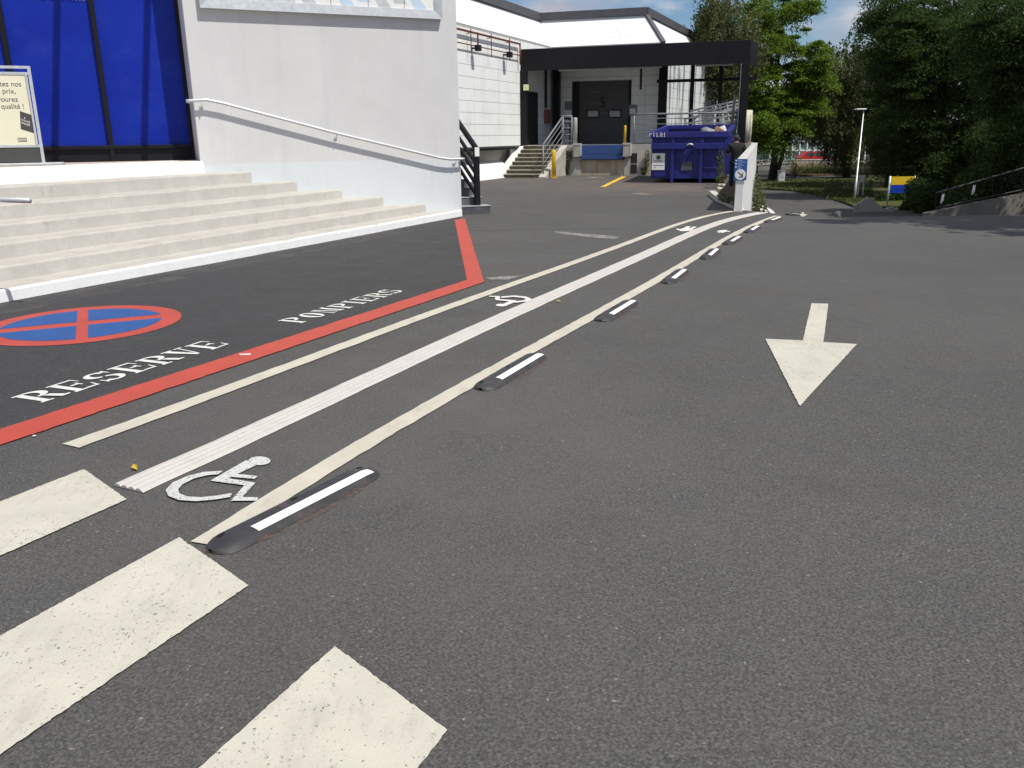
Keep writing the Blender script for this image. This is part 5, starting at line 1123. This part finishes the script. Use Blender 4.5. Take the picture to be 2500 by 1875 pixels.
def tree(name, label, base, lobes, n, size, mat, bark, tr=.2, style='clump', clumps=60, cr=(.55, .55, .32), seed=1, group='trees beyond the dock', limbs=26, droop=.2):
    r = np.random.default_rng(seed); base = np.array(base, float); t = thing(name, label, 'tree', base, group)
    vol = np.array([q[1].prod()**.6 for q in lobes]); vol /= vol.sum()
    CC = []; PTS = []; NR_ = []
    for (c, rad_), f in zip(lobes, vol):
        k = max(2, int(round(clumps*f))); d = r.normal(size=(k, 3)); d /= np.linalg.norm(d, axis=1)[:, None]; d *= r.uniform(.35, 1.0, (k, 1))**.5
        CC += list(c+d*rad_)
    CC = np.array(CC); per = max(8, n//len(CC))
    for c in CC:
        m_ = int(per*r.uniform(.6, 1.4)); d = r.normal(size=(m_, 3)); d /= np.linalg.norm(d, axis=1)[:, None]; d *= r.uniform(0, 1, (m_, 1))**.45
        if style == 'weep':
            s = r.uniform(.5, 1.2); k = max(3, m_//14); st = r.normal(0, .28, (k, 3)); idx = r.integers(0, k, m_)
            p = c+st[idx]; p[:, 2] -= r.uniform(0, 1.5*s, m_); p += r.normal(0, .06, (m_, 3)); PTS.append(p); NR_.append(r.normal(size=(m_, 3)))
        else:
            s = r.choice([.45, .7, 1.0, 1.3, 1.6]); tilt = r.normal(0, .3, 3); off = d*np.array(cr)*s; off[:, 2] -= .30*s*(off[:, 0]**2+off[:, 1]**2)
            PTS.append(c+off); NR_.append(np.tile(np.array([0, 0, 1.0])+tilt, (m_, 1))*1.3)
    PTS = np.concatenate(PTS); NR_ = np.concatenate(NR_)
    put_mesh('crown', leaf_mesh(name+'_crown', PTS, size, mat, NR_ if style != 'weep' else None, seed=seed, droop=droop if style != 'weep' else .9), t, base)
    top = CC[np.argmax(CC[:, 2])]; ctr = CC.mean(0); zs = np.linspace(0, 1, 7)
    tp_ = [base*(1-s)+np.array([ctr[0]*.7+base[0]*.3, ctr[1]*.7+base[1]*.3, top[2]])*s+np.array([r.normal(0, .08), r.normal(0, .08), 0])*(0 < s) for s in zs]; tp_[0] = base-ZV*.1
    MB().tube(tp_, [tr*(1-.82*s)+(.35*tr if s == 0 else 0) for s in zs], 9).build('trunk', bark, t, smooth=True)
    b = MB()
    for i in r.permutation(len(CC))[:limbs]:
        c = CC[i]; h = np.clip((c[2]-base[2])/(top[2]-base[2])*.75, .12, .9); k = h*6; i0 = int(k); p0 = tp_[i0]*(1-(k-i0))+tp_[min(6, i0+1)]*(k-i0)
        mid = (p0+c)/2+np.array([0, 0, .12*np.linalg.norm(c-p0)]); rr = tr*.32*(1-h*.6); b.tube([p0, mid, c], [rr, rr*.6, rr*.15], 5)
    b.build('limbs', bark, t, smooth=True); return t
# bright robinia beyond the dock corner
tb = at(1884, 440, LOW)
tree('robinia_tree', 'tall bright green feathery tree right of the black canopy', tb-np.array([0, 8, 0])*0, lobes_px([(1880, 25, 62, 52), (1950, 15, 48, 42), (1862, 112, 52, 34), (1935, 88, 48, 34), (1905, 190, 95, 60), (1842, 205, 42, 45), (1965, 180, 48, 40), (1880, 268, 70, 46), (1925, 290, 50, 32), (1860, 325, 45, 30), (1895, 350, 28, 18), (1990, 240, 30, 30), (1835, 130, 36, 36), (1850, 280, 45, 50), (1975, 215, 45, 40), (1985, 130, 30, 25), (1830, 340, 28, 30), (1845, 60, 30, 35), (1835, 240, 35, 40), (1940, 250, 60, 45), (1900, 310, 50, 25)], tb[1]-3, 2.2),
     120000, .19, M['leaf_bright'], M['bark'], .26, clumps=300, cr=(1.0, 1.0, .26), seed=3)
tree('birch_tree', 'grey green weeping birch hanging behind the black canopy', (11.9, 47.0, LOW), lobes_px([(1735, 70, 42, 55), (1790, 40, 50, 60), (1825, 90, 35, 60), (1755, 130, 45, 40), (1775, 190, 32, 32), (1730, 20, 30, 40)], 47.0, 1.4), 26000, .15, M['leaf_birch'], M['birch_bark'], .16, 'weep', 90, seed=5)
tree('dark_tree', 'small dark tree seen between the bright tree and the birch', (23.6, 76, LOW), lobes_px([(2008, 150, 30, 42), (1990, 215, 38, 55), (2015, 220, 30, 55), (1985, 270, 35, 40)], 76, 1.6), 16000, .24, M['leaf_dark'], M['bark'], .2, 'weep', 60, seed=6)
b2 = at(2067, 436, LOW)
tree('birch_tree', 'dull green weeping birch behind the tall lamp post', b2, lobes_px([(2085, 170, 42, 60), (2060, 255, 52, 60), (2105, 260, 55, 80), (2055, 315, 45, 30), (2090, 335, 55, 30), (2022, 320, 16, 22), (2048, 360, 25, 12), (2120, 180, 40, 60)], b2[1], 2.6), 52000, .18, M['leaf_birch'], M['bark'], .28, 'weep', 170, seed=8)
rt_ = [((24.6, 49.0), [(2200, 60, 90, 75), (2165, 15, 62, 55), (2150, 85, 48, 48), (2260, 130, 105, 95), (2200, 190, 90, 80), (2320, 40, 100, 85), (2180, 130, 60, 60), (2230, 290, 100, 80), (2260, 390, 90, 70), (2370, 150, 125, 110), (2330, 260, 110, 95), (2350, 420, 90, 60), (2400, 340, 100, 90)], 'large dark green tree on the right, its left side against the sky', 2.4),
       ((23.6, 37.0), [(2445, 60, 100, 90), (2490, 220, 80, 120), (2485, 380, 70, 80), (2455, 150, 80, 80)], 'large dark green tree filling the upper right corner', 3),
       ((25.5, 52.0), [(2230, 280, 70, 75), (2190, 330, 65, 60), (2250, 390, 90, 70), (2330, 350, 90, 70), (2175, 395, 55, 55)], 'dark bushy tree behind the yellow and blue sign', 2.6),
       ((29.0, 47.0), [(2420, 350, 100, 80), (2480, 400, 80, 70), (2370, 420, 70, 50), (2500, 300, 60, 80)], 'dark bushy tree above the right hand railing', 2.6)]
for k, (p, lb, lab, dp_) in enumerate(rt_):
    tree('roadside_tree', lab, (p[0], p[1], LOW+.3), lobes_px(lb, p[1], dp_, .6), (210000, 90000, 100000, 90000)[k], .125, M['leaf_dark'] if k != 2 else M['leaf_mid'], M['bark'], .24, clumps=(560, 240, 280, 240)[k], cr=(.85, .85, .26), seed=20+k, group='dark trees along the right side')
# the same row continues to the right of the frame and shades the road
def blob_tree(p, h, r_, seed, label, n=22000):
    lb = [(np.array([p[0]+random.uniform(-.5, .5)*r_, p[1]+random.uniform(-.5, .5)*r_, p[2]+h*f]), np.array([r_, r_, h*.16])*q) for f, q in ((.45, .8), (.6, 1), (.75, .9), (.9, .55))]
    tree('roadside_tree', label, p, lb, n, .24, M['leaf_dark'], M['bark'], .28, clumps=90, cr=(.8, .8, .42), seed=seed, group='dark trees along the right side')
blob_tree((13.2, 12.0, 0), 11, 2.9, 31, 'dark roadside tree out to the right that shades the road')
blob_tree((22.5, 29.3, -1.0), 11, 3.2, 35, 'dark roadside tree out to the right that shades the retaining wall')
blob_tree((34, 53, LOW), 14, 4.5, 32, 'dark tall tree far back on the right', 24000)
blob_tree((40, 62, LOW), 15, 5, 33, 'dark tall tree farthest back on the right', 24000)
blob_tree((36, 78, LOW), 12, 4, 34, 'dark round tree behind the weeping birch', 20000)
blob_tree((25.6, 57.5, LOW), 12, 3.0, 36, 'dark tree behind the lamp post that shades the lawn')
blob_tree((30.5, 58.5, LOW), 13.5, 4.0, 37, 'dark broad tree behind the yellow and blue sign')
# shrubs and weeds
def shrub(name, label, lobes, n, size, mat, base, cat='shrub', group=None, style='clump'):
    r = np.random.default_rng(int(abs(base[0]*97+base[1]*31)) % 9999); t = thing(name, label, cat, base, group); P = []
    for c, rd in lobes:
        k = n//len(lobes); d = r.normal(size=(k, 3)); d /= np.linalg.norm(d, axis=1)[:, None]; d *= r.uniform(.2, 1, (k, 1))**.5; q = c+d*rd; P.append(q[q[:, 2] > base[2]-.05])
    P = np.concatenate(P); put_mesh('foliage', leaf_mesh(name, P, size, mat, seed=3), t, base); b = MB()
    for i in range(9):
        c = P[r.integers(len(P))]; b.tube([np.array(base)+r.normal(0, .04, 3)*[1, 1, 0], (np.array(base)+c)/2+r.normal(0, .04, 3), c], [.012, .009, .004], 5)
    b.build('stems', M['bark'], t)
def sl(base, dims): return [(np.array(base)+np.array(o), np.array(rd)) for o, rd in dims]
p = NR+pd*.75-pn*.02; p[2] = gz(*p[:2]); p = NR+pd*11-pn*.3; p[2] = gz(*p[:2])
shrub('wall_shrub', 'green shrub growing against the right face of the parapet', sl(p, [((0, 0, .8), (.2, .4, .8)), ((.1, 1.0, 1.3), (.22, .5, .7))]), 1500, .08, M['weed'], p)
p = at(1764, 456); shrub('weed_clump', 'tall weeds between the skip and the person', sl(p, [((0, 0, .25), (.14, .2, .28)), ((.12, .9, .45), (.10, .3, .30)), ((.05, .4, .75), (.05, .1, .3)), ((.28, 1.6, .8), (.12, .3, .35)), ((.05, .5, .2), (.15, .3, .18))]), 700, .05, M['weed'], p, 'weeds')
p = at(1800, 497, .1); p = NR+pd*1.1+pn*.30; p[2] = .1; shrub('weed_clump', 'low green weeds at the foot of the parapet', sl(p, [((0, 0, .06), (.07, .3, .08)), ((0, .7, .07), (.08, .3, .10))]), 420, .045, M['weed'], p, 'weeds')
p = D(upx(1380, -.3, 400), -.12); shrub('weed_clump', 'climbing weed on the platform face beside the dock stair', sl(p, [((0, 0, .35), (.12, .08, .35)), ((.05, 0, .8), (.18, .08, .3))]), 520, .07, M['weed'], p, 'weeds')
p = D(upx(1570, -.3, 400), -.12); shrub('weed_clump', 'thin weed on the platform face left of the skip', sl(p, [((0, 0, .2), (.15, .08, .2)), ((.1, 0, .6), (.1, .06, .4))]), 420, .07, M['weed'], p, 'weeds')
rb = np.random.default_rng(4)
for k in range(9):
    p = at(1757+rb.uniform(-7, 10), 458+rb.uniform(-12, 8)); s = rb.uniform(.03, .075); b = MB()
    b.box(p+ZV*s*.6, *rot(rb.uniform(0, 3), rb.uniform(-.4, .4), .2), s, s*.8, s*.6); o = b.build('rubble', M['concrete'] if k % 3 else M['cream_wood'], bevel=.02); tag(o, 'lump of broken masonry lying beside the blue skip', 'rubble', 'rubble beside the skip')
# ------------------------------------------------------------------ low ground beyond the ramp
def low_poly(name, px, z, mat, label, jag=0):
    P = [at(x, y, LOW) for x, y in px]; b = MB(); b.prism([tuple(p[:2]) for p in P], LOW-.2, LOW+z); o = b.build(name, mat); return tag(o, label, kind='structure')
low_poly('lawn', [(2084, 507), (2060, 497), (2030, 487), (1985, 474), (1930, 467), (1880, 464), (1850, 463), (1852, 446), (1900, 443), (1970, 438), (2060, 433), (2120, 430), (2200, 432), (2300, 470), (2210, 508), (2130, 509)], .12, M['lawn'], 'worn lawn with dry patches under the trees')
gr = np.random.default_rng(9); Q = []
lawnpx = [(1870+gr.uniform(0, 260), 440+gr.uniform(0, 62)) for _ in range(5200)]
Q = np.array([at(x, y, LOW)+np.array([0, 0, .16]) for x, y in lawnpx if y < 466+max(0, (x-1900)*.2)])
o = put_mesh('grass', leaf_mesh('grass', Q, .22, M['leaf_mid'], asp=.25, seed=2), None, Q.mean(0)); tag(o, 'ragged grass blades on the worn lawn', 'grass', kind='stuff')
low_poly('planting_bed', [(1890, 427), (1960, 431), (2090, 428), (2200, 426), (2200, 417), (1890, 417)], .15, M['soil'], 'planting bed along the far road')
Q = np.array([at(x, y, LOW)+np.array([0, 0, gr.uniform(.1, .9)]) for x, y in [(1930+gr.uniform(0, 230), 418+gr.uniform(0, 9)) for _ in range(5200)]])
o = put_mesh('dry_grass', leaf_mesh('dry_grass', Q[:3200], .5, M['dry_grass'], asp=.12, seed=5, droop=-1), None, Q.mean(0)); tag(o, 'dry straw coloured grasses beyond the far road', 'grass', kind='stuff')
for k, px in enumerate((1958, 1990, 2015, 2050)):
    p = at(px, 428, LOW); shrub('low_shrub', ('low green shrub at the left end of the far planting bed', 'low green shrub left of the weeping birch trunk', 'low green shrub behind the hanging birch twigs', 'low green shrub right behind the birch trunk')[k], sl(p, [((0, 0, .3), (1.1, .6, .5)), ((.8, 0, .2), (.9, .5, .4))]), 1500, .14, M['leaf_mid'], p, 'shrub', 'shrubs in the far bed')
# lamp post
lp = at(2085, 497, LOW); hL = float((dep(2104, 268, lp[1])-lp)[2])
lamp = thing('lamp_post', 'slim galvanised lamp post with flat white head', 'lamp post', lp)
MB().tube([lp, lp+ZV*1.2, lp+ZV*1.21, lp+ZV*hL], [.06, .06, .045, .03], 12).build('pole', M['galv'], lamp, smooth=True)
b = MB(); b.box(lp+ZV*(hL+.03)-np.array([.17, 0, 0]), (1, 0, 0), (0, 1, 0), (0, 0, 1), .26, .16, .035); b.build('lamp_head', M['white_plastic'], lamp, bevel=.015)
MB().tube([lp, lp+ZV*.03], .16, 12).build('base_plate', M['galv'], lamp)
# gate fence and cabinet
fc = thing('bar_fence', 'black vertical bar fence at the end of the lower road', 'fence', at(1890, 445, LOW))
fa, fb = at(1846, 445, LOW), at(1941, 436, LOW); fd_ = fb-fa; fl_ = np.linalg.norm(fd_); fd_ /= fl_; hf = 1.25
for h in (.12, hf): MB().tube([fa+ZV*h, fb+ZV*h], .03, 6).build('rail', M['black_metal'], fc)
for k in range(int(fl_/.13)): MB().tube([fa+fd_*.13*k, fa+fd_*.13*k+ZV*hf], .014, 5).build('bar', M['black_metal'], fc)
for s in (0, fl_*.5, fl_): MB().tube([fa+fd_*s, fa+fd_*s+ZV*(hf+.05)], .05, 6).build('post', M['black_metal'], fc)
MB().tube([fb+ZV*.1, fb+ZV*.75+np.array([.5, .2, 0])], .02, 5).build('stay', M['black_metal'], fc)
cbp = at(1906, 447, LOW); cab = thing('service_cabinet', 'pale grey service cabinet before the black bar fence', 'cabinet', cbp)
b = MB(); b.box(cbp+ZV*.45, (1, 0, 0), (0, 1, 0), (0, 0, 1), .25, .15, .45); b.build('body', M['grey_print'], cab, bevel=.01)
b = MB(); b.box(cbp+ZV*.93, (1, 0, 0), (0, 1, 0), (0, 0, 1), .28, .18, .03); b.build('lid', M['alu'], cab)
b = MB(); b.box(cbp+ZV*.5-np.array([0, .16, 0]), (1, 0, 0), (0, 1, 0), (0, 0, 1), .2, .005, .35); b.build('door', M['grey_print'], cab)
# far wall, glazed building, red car
fwa, fwb = at(1900, 412, LOW), at(2120, 412, LOW); Yb = 104.0
wl_ = thing('far_wall', 'low pale concrete wall beyond the dry grasses', 'wall', at(1980, 412, LOW))
b = MB(); P0, P1 = dep(1700, 400, 90), dep(2130, 400, 90); b.prism([(P0[0], 90), (P1[0], 90), (P1[0], 90.3), (P0[0], 90.3)], LOW, float(dep(1980, 391, 90)[2])); b.build('wall_body', M['concrete'], wl_)
b = MB(); zt2 = float(dep(1980, 391, 90)[2]); b.prism([(P0[0], 89.95), (P1[0], 89.95), (P1[0], 90.35), (P0[0], 90.35)], zt2, zt2+.08); b.build('coping', M['parapet_top'], wl_)
gb = thing('glazed_building', 'far building with white framed green glazing seen between the trees', 'building', (dep(1970, 380, 112)[0], 112, LOW))
X0, X1 = dep(1880, 380, 112)[0], dep(2130, 380, 112)[0]
zA, zB, zC = [float(dep(1970, y, 112)[2]) for y in (367, 345, 334)]
b = MB(); b.prism([(X0, 112.3), (X1, 112.3), (X1, 124), (X0, 124)], LOW, zC-.1); b.build('core', M['far_glass'], gb)
nb_ = 14
for z_ in (LOW+.1, zA, zB, zC): b = MB(); b.prism([(X0, 112.1), (X1, 112.1), (X1, 112.28), (X0, 112.28)], z_-.08, z_+.08); b.build('transom', M['white_plastic'], gb)
for k in range(nb_+1): x = X0+(X1-X0)*k/nb_; b = MB(); b.prism([(x-.06, 112.0), (x+.06, 112.0), (x+.06, 112.2), (x-.06, 112.2)], LOW, zC+.1); b.build('window_bar', M['white_plastic'], gb)
b = MB(); b.prism([(X0-.3, 111.8), (X1+.3, 111.8), (X1+.3, 124), (X0-.3, 124)], zC+.08, zC+.4); b.build('roof', M['alu'], gb)
# red car
cx_, cy_ = dep(1992, 380, 97)[0], 97.0; cz_ = float(dep(1970, 391, 97)[2])-.55
terr = MB(); terr.prism([(P0[0], 90.35), (P1[0], 90.35), (P1[0], 112), (P0[0], 112)], LOW, cz_); tt_ = terr.build('terrace', M['asphalt']); tag(tt_, 'raised parking terrace behind the far wall', kind='structure')
car = thing('parked_car', 'red car parked behind the far wall', 'car', (cx_, cy_, cz_))
def cpoly(pts, y0, y1, mat, nm, bev=.05):
    b = MB(); n = len(pts); b.add([(cx_+x, y0, cz_+z) for x, z in pts]+[(cx_+x, y1, cz_+z) for x, z in pts], [tuple(range(n)), tuple(range(n, 2*n))[::-1]]+[(i, i+n, (i+1) % n+n, (i+1) % n) for i in range(n)])
    o = b.build(nm, mat, car); bm = bmesh.new(); bm.from_mesh(o.data); bmesh.ops.recalc_face_normals(bm, faces=bm.faces); bm.to_mesh(o.data); bm.free(); return o
cpoly([(-2.0, .3), (2.0, .3), (2.05, .7), (1.9, .85), (1.1, .95), (-1.9, .98), (-2.05, .8)], cy_-.85, cy_+.85, M['red_car'], 'body')
cpoly([(-1.8, .98), (1.1, .95), (.45, 1.45), (-1.3, 1.48)], cy_-.75, cy_+.75, M['red_car'], 'roof')
cpoly([(-1.45, 1.02), (-.4, 1.01), (-.4, 1.38), (-1.15, 1.38)], cy_-.765, cy_-.755, M['glasspane'], 'window'); cpoly([(-.3, 1.01), (.85, .99), (.4, 1.36), (-.3, 1.38)], cy_-.765, cy_-.755, M['glasspane'], 'window')
for x in (-1.25, 1.25):
    MB().tube([(cx_+x, cy_-.88, cz_+.32), (cx_+x, cy_-.68, cz_+.32)], .32, 16).build('wheel', M['rubber'], car)
cpoly([(1.85, .62), (2.06, .6), (2.04, .75), (1.85, .78)], cy_-.86, cy_-.6, M['white_print'], 'headlight')
# far backdrop of trees beyond the glazed building
for k, (px, Y) in enumerate(((1850, 128), (1920, 134), (1990, 130), (2060, 126), (2130, 132), (1780, 124))):
    c = dep(px, 330, Y); tree('far_tree', ('dark green far tree behind the left end of the glazed building', 'dark green far tree over the middle of the glazed building', 'dark green far tree behind the red car', 'dark green far tree behind the weeping birch', 'dark green far tree at the right end of the glazed building', 'dark green far tree hidden mostly by the canopy')[k], (c[0], Y, LOW), [(np.array([c[0], Y, 2.2]), np.array([4.2, 3, 2.6])), (np.array([c[0]+1.5, Y, 5.0]), np.array([3.2, 3, 2.0]))], 5000, .55, M['leaf_mid'], M['bark'], .3, clumps=40, cr=(1.4, 1.4, .9), seed=50+k, group='far trees behind the glazed building', limbs=8)
# ------------------------------------------------------------------ right hand: wing wall, retaining wall, railing, signs
ww = thing('wing_wall', 'short grey concrete wing wall with a peaked top beside the ramp', 'wall', (dep(2120, 500, 41)[0], 41, LOW))
Yw = 41.0
def wx(px, py): q = dep(px, py, Yw); return (q[0], q[2])
pr_ = [wx(2084, 503), wx(2119, 482), wx(2128, 485), wx(2160, 511), wx(2182, 505), wx(2182, 540), wx(2084, 540)]
b = MB(); n = len(pr_); b.add([(x, Yw, z) for x, z in pr_]+[(x+.1, Yw+.3, z) for x, z in pr_], [tuple(range(n)), tuple(range(n, 2*n))[::-1]]+[(i, i+n, (i+1) % n+n, (i+1) % n) for i in range(n)])
o = b.build('wall_body', M['concrete'], ww); bm = bmesh.new(); bm.from_mesh(o.data); bmesh.ops.recalc_face_normals(bm, faces=bm.faces); bm.to_mesh(o.data); bm.free()
rwl = thing('retaining_wall', 'shaded concrete retaining wall rising to the right', 'wall', (17, 34, LOW))
Yr = 34.0
def rx_(px, py): q = dep(px, py, Yr); return q
t0, t1, t2 = rx_(2262, 521), rx_(2380, 497), rx_(2620, 449)
b = MB(); pts = [t0, t1, t2]; lowz = -2.4
V = [(p[0], Yr, lowz) for p in pts]+[(p[0], Yr, p[2]) for p in pts]+[(p[0], Yr+.35, lowz) for p in pts]+[(p[0], Yr+.35, p[2]) for p in pts]
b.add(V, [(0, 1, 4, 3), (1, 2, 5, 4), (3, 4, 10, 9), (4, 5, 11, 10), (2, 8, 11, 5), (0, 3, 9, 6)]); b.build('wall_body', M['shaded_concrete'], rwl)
rr2 = thing('ramp_railing', 'dark bar railing on top of the shaded retaining wall', 'railing', (19, 34.1, -1))
def rp2(px, py): q = dep(px, py, Yr+.15); return np.array([q[0], Yr+.15, q[2]])
ra, rb2 = rp2(2286, 471), rp2(2620, 375); la, lb2 = rp2(2284, 508), rp2(2620, 437)
MB().tube([ra, rb2], .035, 8).build('top_rail', M['dark_grey'], rr2); MB().tube([la, lb2], .025, 8).build('bottom_rail', M['dark_grey'], rr2)
for k in range(44):
    s = k/43; MB().tube([la*(1-s)+lb2*s, ra*(1-s)+rb2*s], .009 if k % 9 else .025, 5).build('bar', M['black_metal'], rr2)
for s in (0.02, .52, .98): q = t0*(1-s)+t2*s; a = la*(1-s)+lb2*s; MB().tube([(a[0], a[1], a[2]-.35), a], .025, 6).build('foot', M['black_metal'], rr2)
for s in (.05, .28):
    p = ra*(1-s)+rb2*s-ZV*.12; b = MB(); b.tube([p-np.array([0, .05, 0]), p-np.array([.02, .06, .25]), p-np.array([.05, .05, .38])], [.05, .06, .02], 6); o = b.build('cloth_tie', M['white_plastic']); tag(o, 'scrap of white cloth tied to the railing, '+('left' if s < .1 else 'right')+' one', 'cloth', 'cloth scraps on the railing')
bank = MB(); bx0 = t0[0]-.4
V = []
for i in range(15):
    for j in range(9):
        y = Yr+.3+j*3.2; x = (bx0+.8)*(y/Yr)+i*2.4; V.append((x, y, LOW-.05+min(2.8, .27*i)+(gr.normal(0, .06) if i else 0)))
bank.add(V, [(i*9+j, (i+1)*9+j, (i+1)*9+j+1, i*9+j+1) for i in range(14) for j in range(8)]); o = bank.build('earth_bank', M['soil'], smooth=True); tag(o, 'dark earth bank under the right hand trees', kind='structure')
BL = ('at its left end', 'second from its left end', 'third from its left end', 'fourth from its left end', 'fifth from its left end', 'fifth from its right end', 'fourth from its right end', 'third from its right end', 'second from its right end', 'at its right end')
for k in range(10):
    p = np.array([bx0+2.6+k*1.2, Yr+1.3+(k % 3)*.9, LOW+.1+.13*k]); shrub('bank_shrub', 'dark shrub in the row behind the railing, '+BL[k], sl(p, [((0, 0, .7), (.95, .8, .9)), ((.4, .3, 1.5), (.8, .7, .7))]), 2600, .17, M['leaf_dark'], p, 'shrub', 'dark shrubs on the bank')
p = dep(2168, 500, 42.5); p[2] = LOW
ys_ = thing('advert_sign', 'yellow and blue sign panel between two thin grey posts', 'sign', p)
xa, xb = dep(2168, 480, 42.5)[0], dep(2228, 480, 42.5)[0]
ztop = float(dep(2190, 430, 42.5)[2])
for x in (xa, xb): MB().tube([(x, 42.5, LOW), (x, 42.5, ztop)], .05 if x == xa else .03, 8).build('post', M['galv'], ys_, smooth=True)
zm, zb_ = float(dep(2190, 451, 42.5)[2]), float(dep(2190, 471, 42.5)[2])
for z0_, z1_, mt_ in ((zm, ztop-.02, 'sign_yellow'), (zb_, zm-.004, 'sign_deep')):
    b = MB(); b.prism([(xa+.06, 42.47), (xb-.06, 42.47), (xb-.06, 42.5), (xa+.06, 42.5)], z0_, z1_); b.build('panel', M[mt_], ys_)
p = dep(2097, 475, 50); p[2] = LOW+.1
rk = thing('ticket_stand', 'grey metal stand with a small box beside the lamp post', 'stand', p)
for px, top in ((2098, 428), (2110, 430)): q = dep(px, 440, 50); MB().tube([(q[0], 50, LOW), (q[0], 50, float(dep(px, top, 50)[2]))], .045, 8).build('post', M['galv'], rk)
q0, q1 = dep(2094, 427, 50), dep(2111, 431, 50); b = MB(); b.prism([(q0[0], 49.9), (q1[0], 49.9), (q1[0], 50.1), (q0[0], 50.1)], q1[2]-.04, q1[2]+.06); b.build('top_plate', M['galv'], rk)
q0, q1 = dep(2101, 445, 49.9), dep(2109, 432, 49.9); b = MB(); b.prism([(q0[0], 49.8), (q1[0], 49.8), (q1[0], 50.0), (q0[0], 50.0)], q0[2], q1[2]); b.build('box', M['alu'], rk)
for k, (px, py, Y, sc_) in enumerate(((2238, 458, 41.5, .8), (2246, 492, 40.5, .8), (2212, 515, 42.0, .55), (2150, 500, 46.5, .7), (2275, 475, 38.5, 1.0), (2185, 485, 46.8, .9))):  # low bushes by the sign posts are added to darken the shaded ground
    q = dep(px, py, Y); q = np.array([q[0], Y, LOW]); zc = float(dep(px, py, Y)[2])-LOW
    shrub('verge_shrub', ('dark bush covering the right end of the yellow and blue sign', 'added dark bush between the sign post and the retaining wall', 'low dark bush added under the yellow and blue sign', 'low dark bush added behind the wing wall', 'tall dark bush at the left end of the railing', 'dark bush behind the yellow and blue sign')[k], [(q+np.array([0, 0, zc]), np.array([.75, .6, .65])*sc_), (q+np.array([.3, .2, max(.3, zc*.5)]), np.array([.8, .6, max(.4, zc*.55)])*sc_)], 2600, .13, M['leaf_dark'], q, 'bush', 'dark bushes beside the ramp')
# ------------------------------------------------------------------ fallen leaves and litter
def fallen(px, py, z, s, label):
    p = at(px, py, z); a = rng.uniform(0, 6); e1_, e2_ = np.array([math.cos(a), math.sin(a), .06]), np.array([-math.sin(a), math.cos(a), .1])
    b = MB(); b.add([p+ZV*.006, p+e1_*s*.5+e2_*s*.3+ZV*.01, p+e1_*s+ZV*.012, p+e1_*s*.5-e2_*s*.1+ZV*.02], [(0, 1, 2), (0, 2, 3)]); o = b.build('fallen_leaf', M['leaf_litter']); tag(o, label, 'leaf', 'fallen leaves')
fallen(336, 1150, .004, .07, 'yellow fallen leaf on the asphalt beside the guide strip')
fallen(213, 516, .616, .17, 'yellow fallen leaf lying on the concrete steps')
fallen(1371, 738, .004, .06, 'small yellow leaf right of the guide strip')
print('objects', len(bpy.data.objects), 'tris', sum(len(o.data.polygons) for o in bpy.data.objects if o.type == 'MESH'))
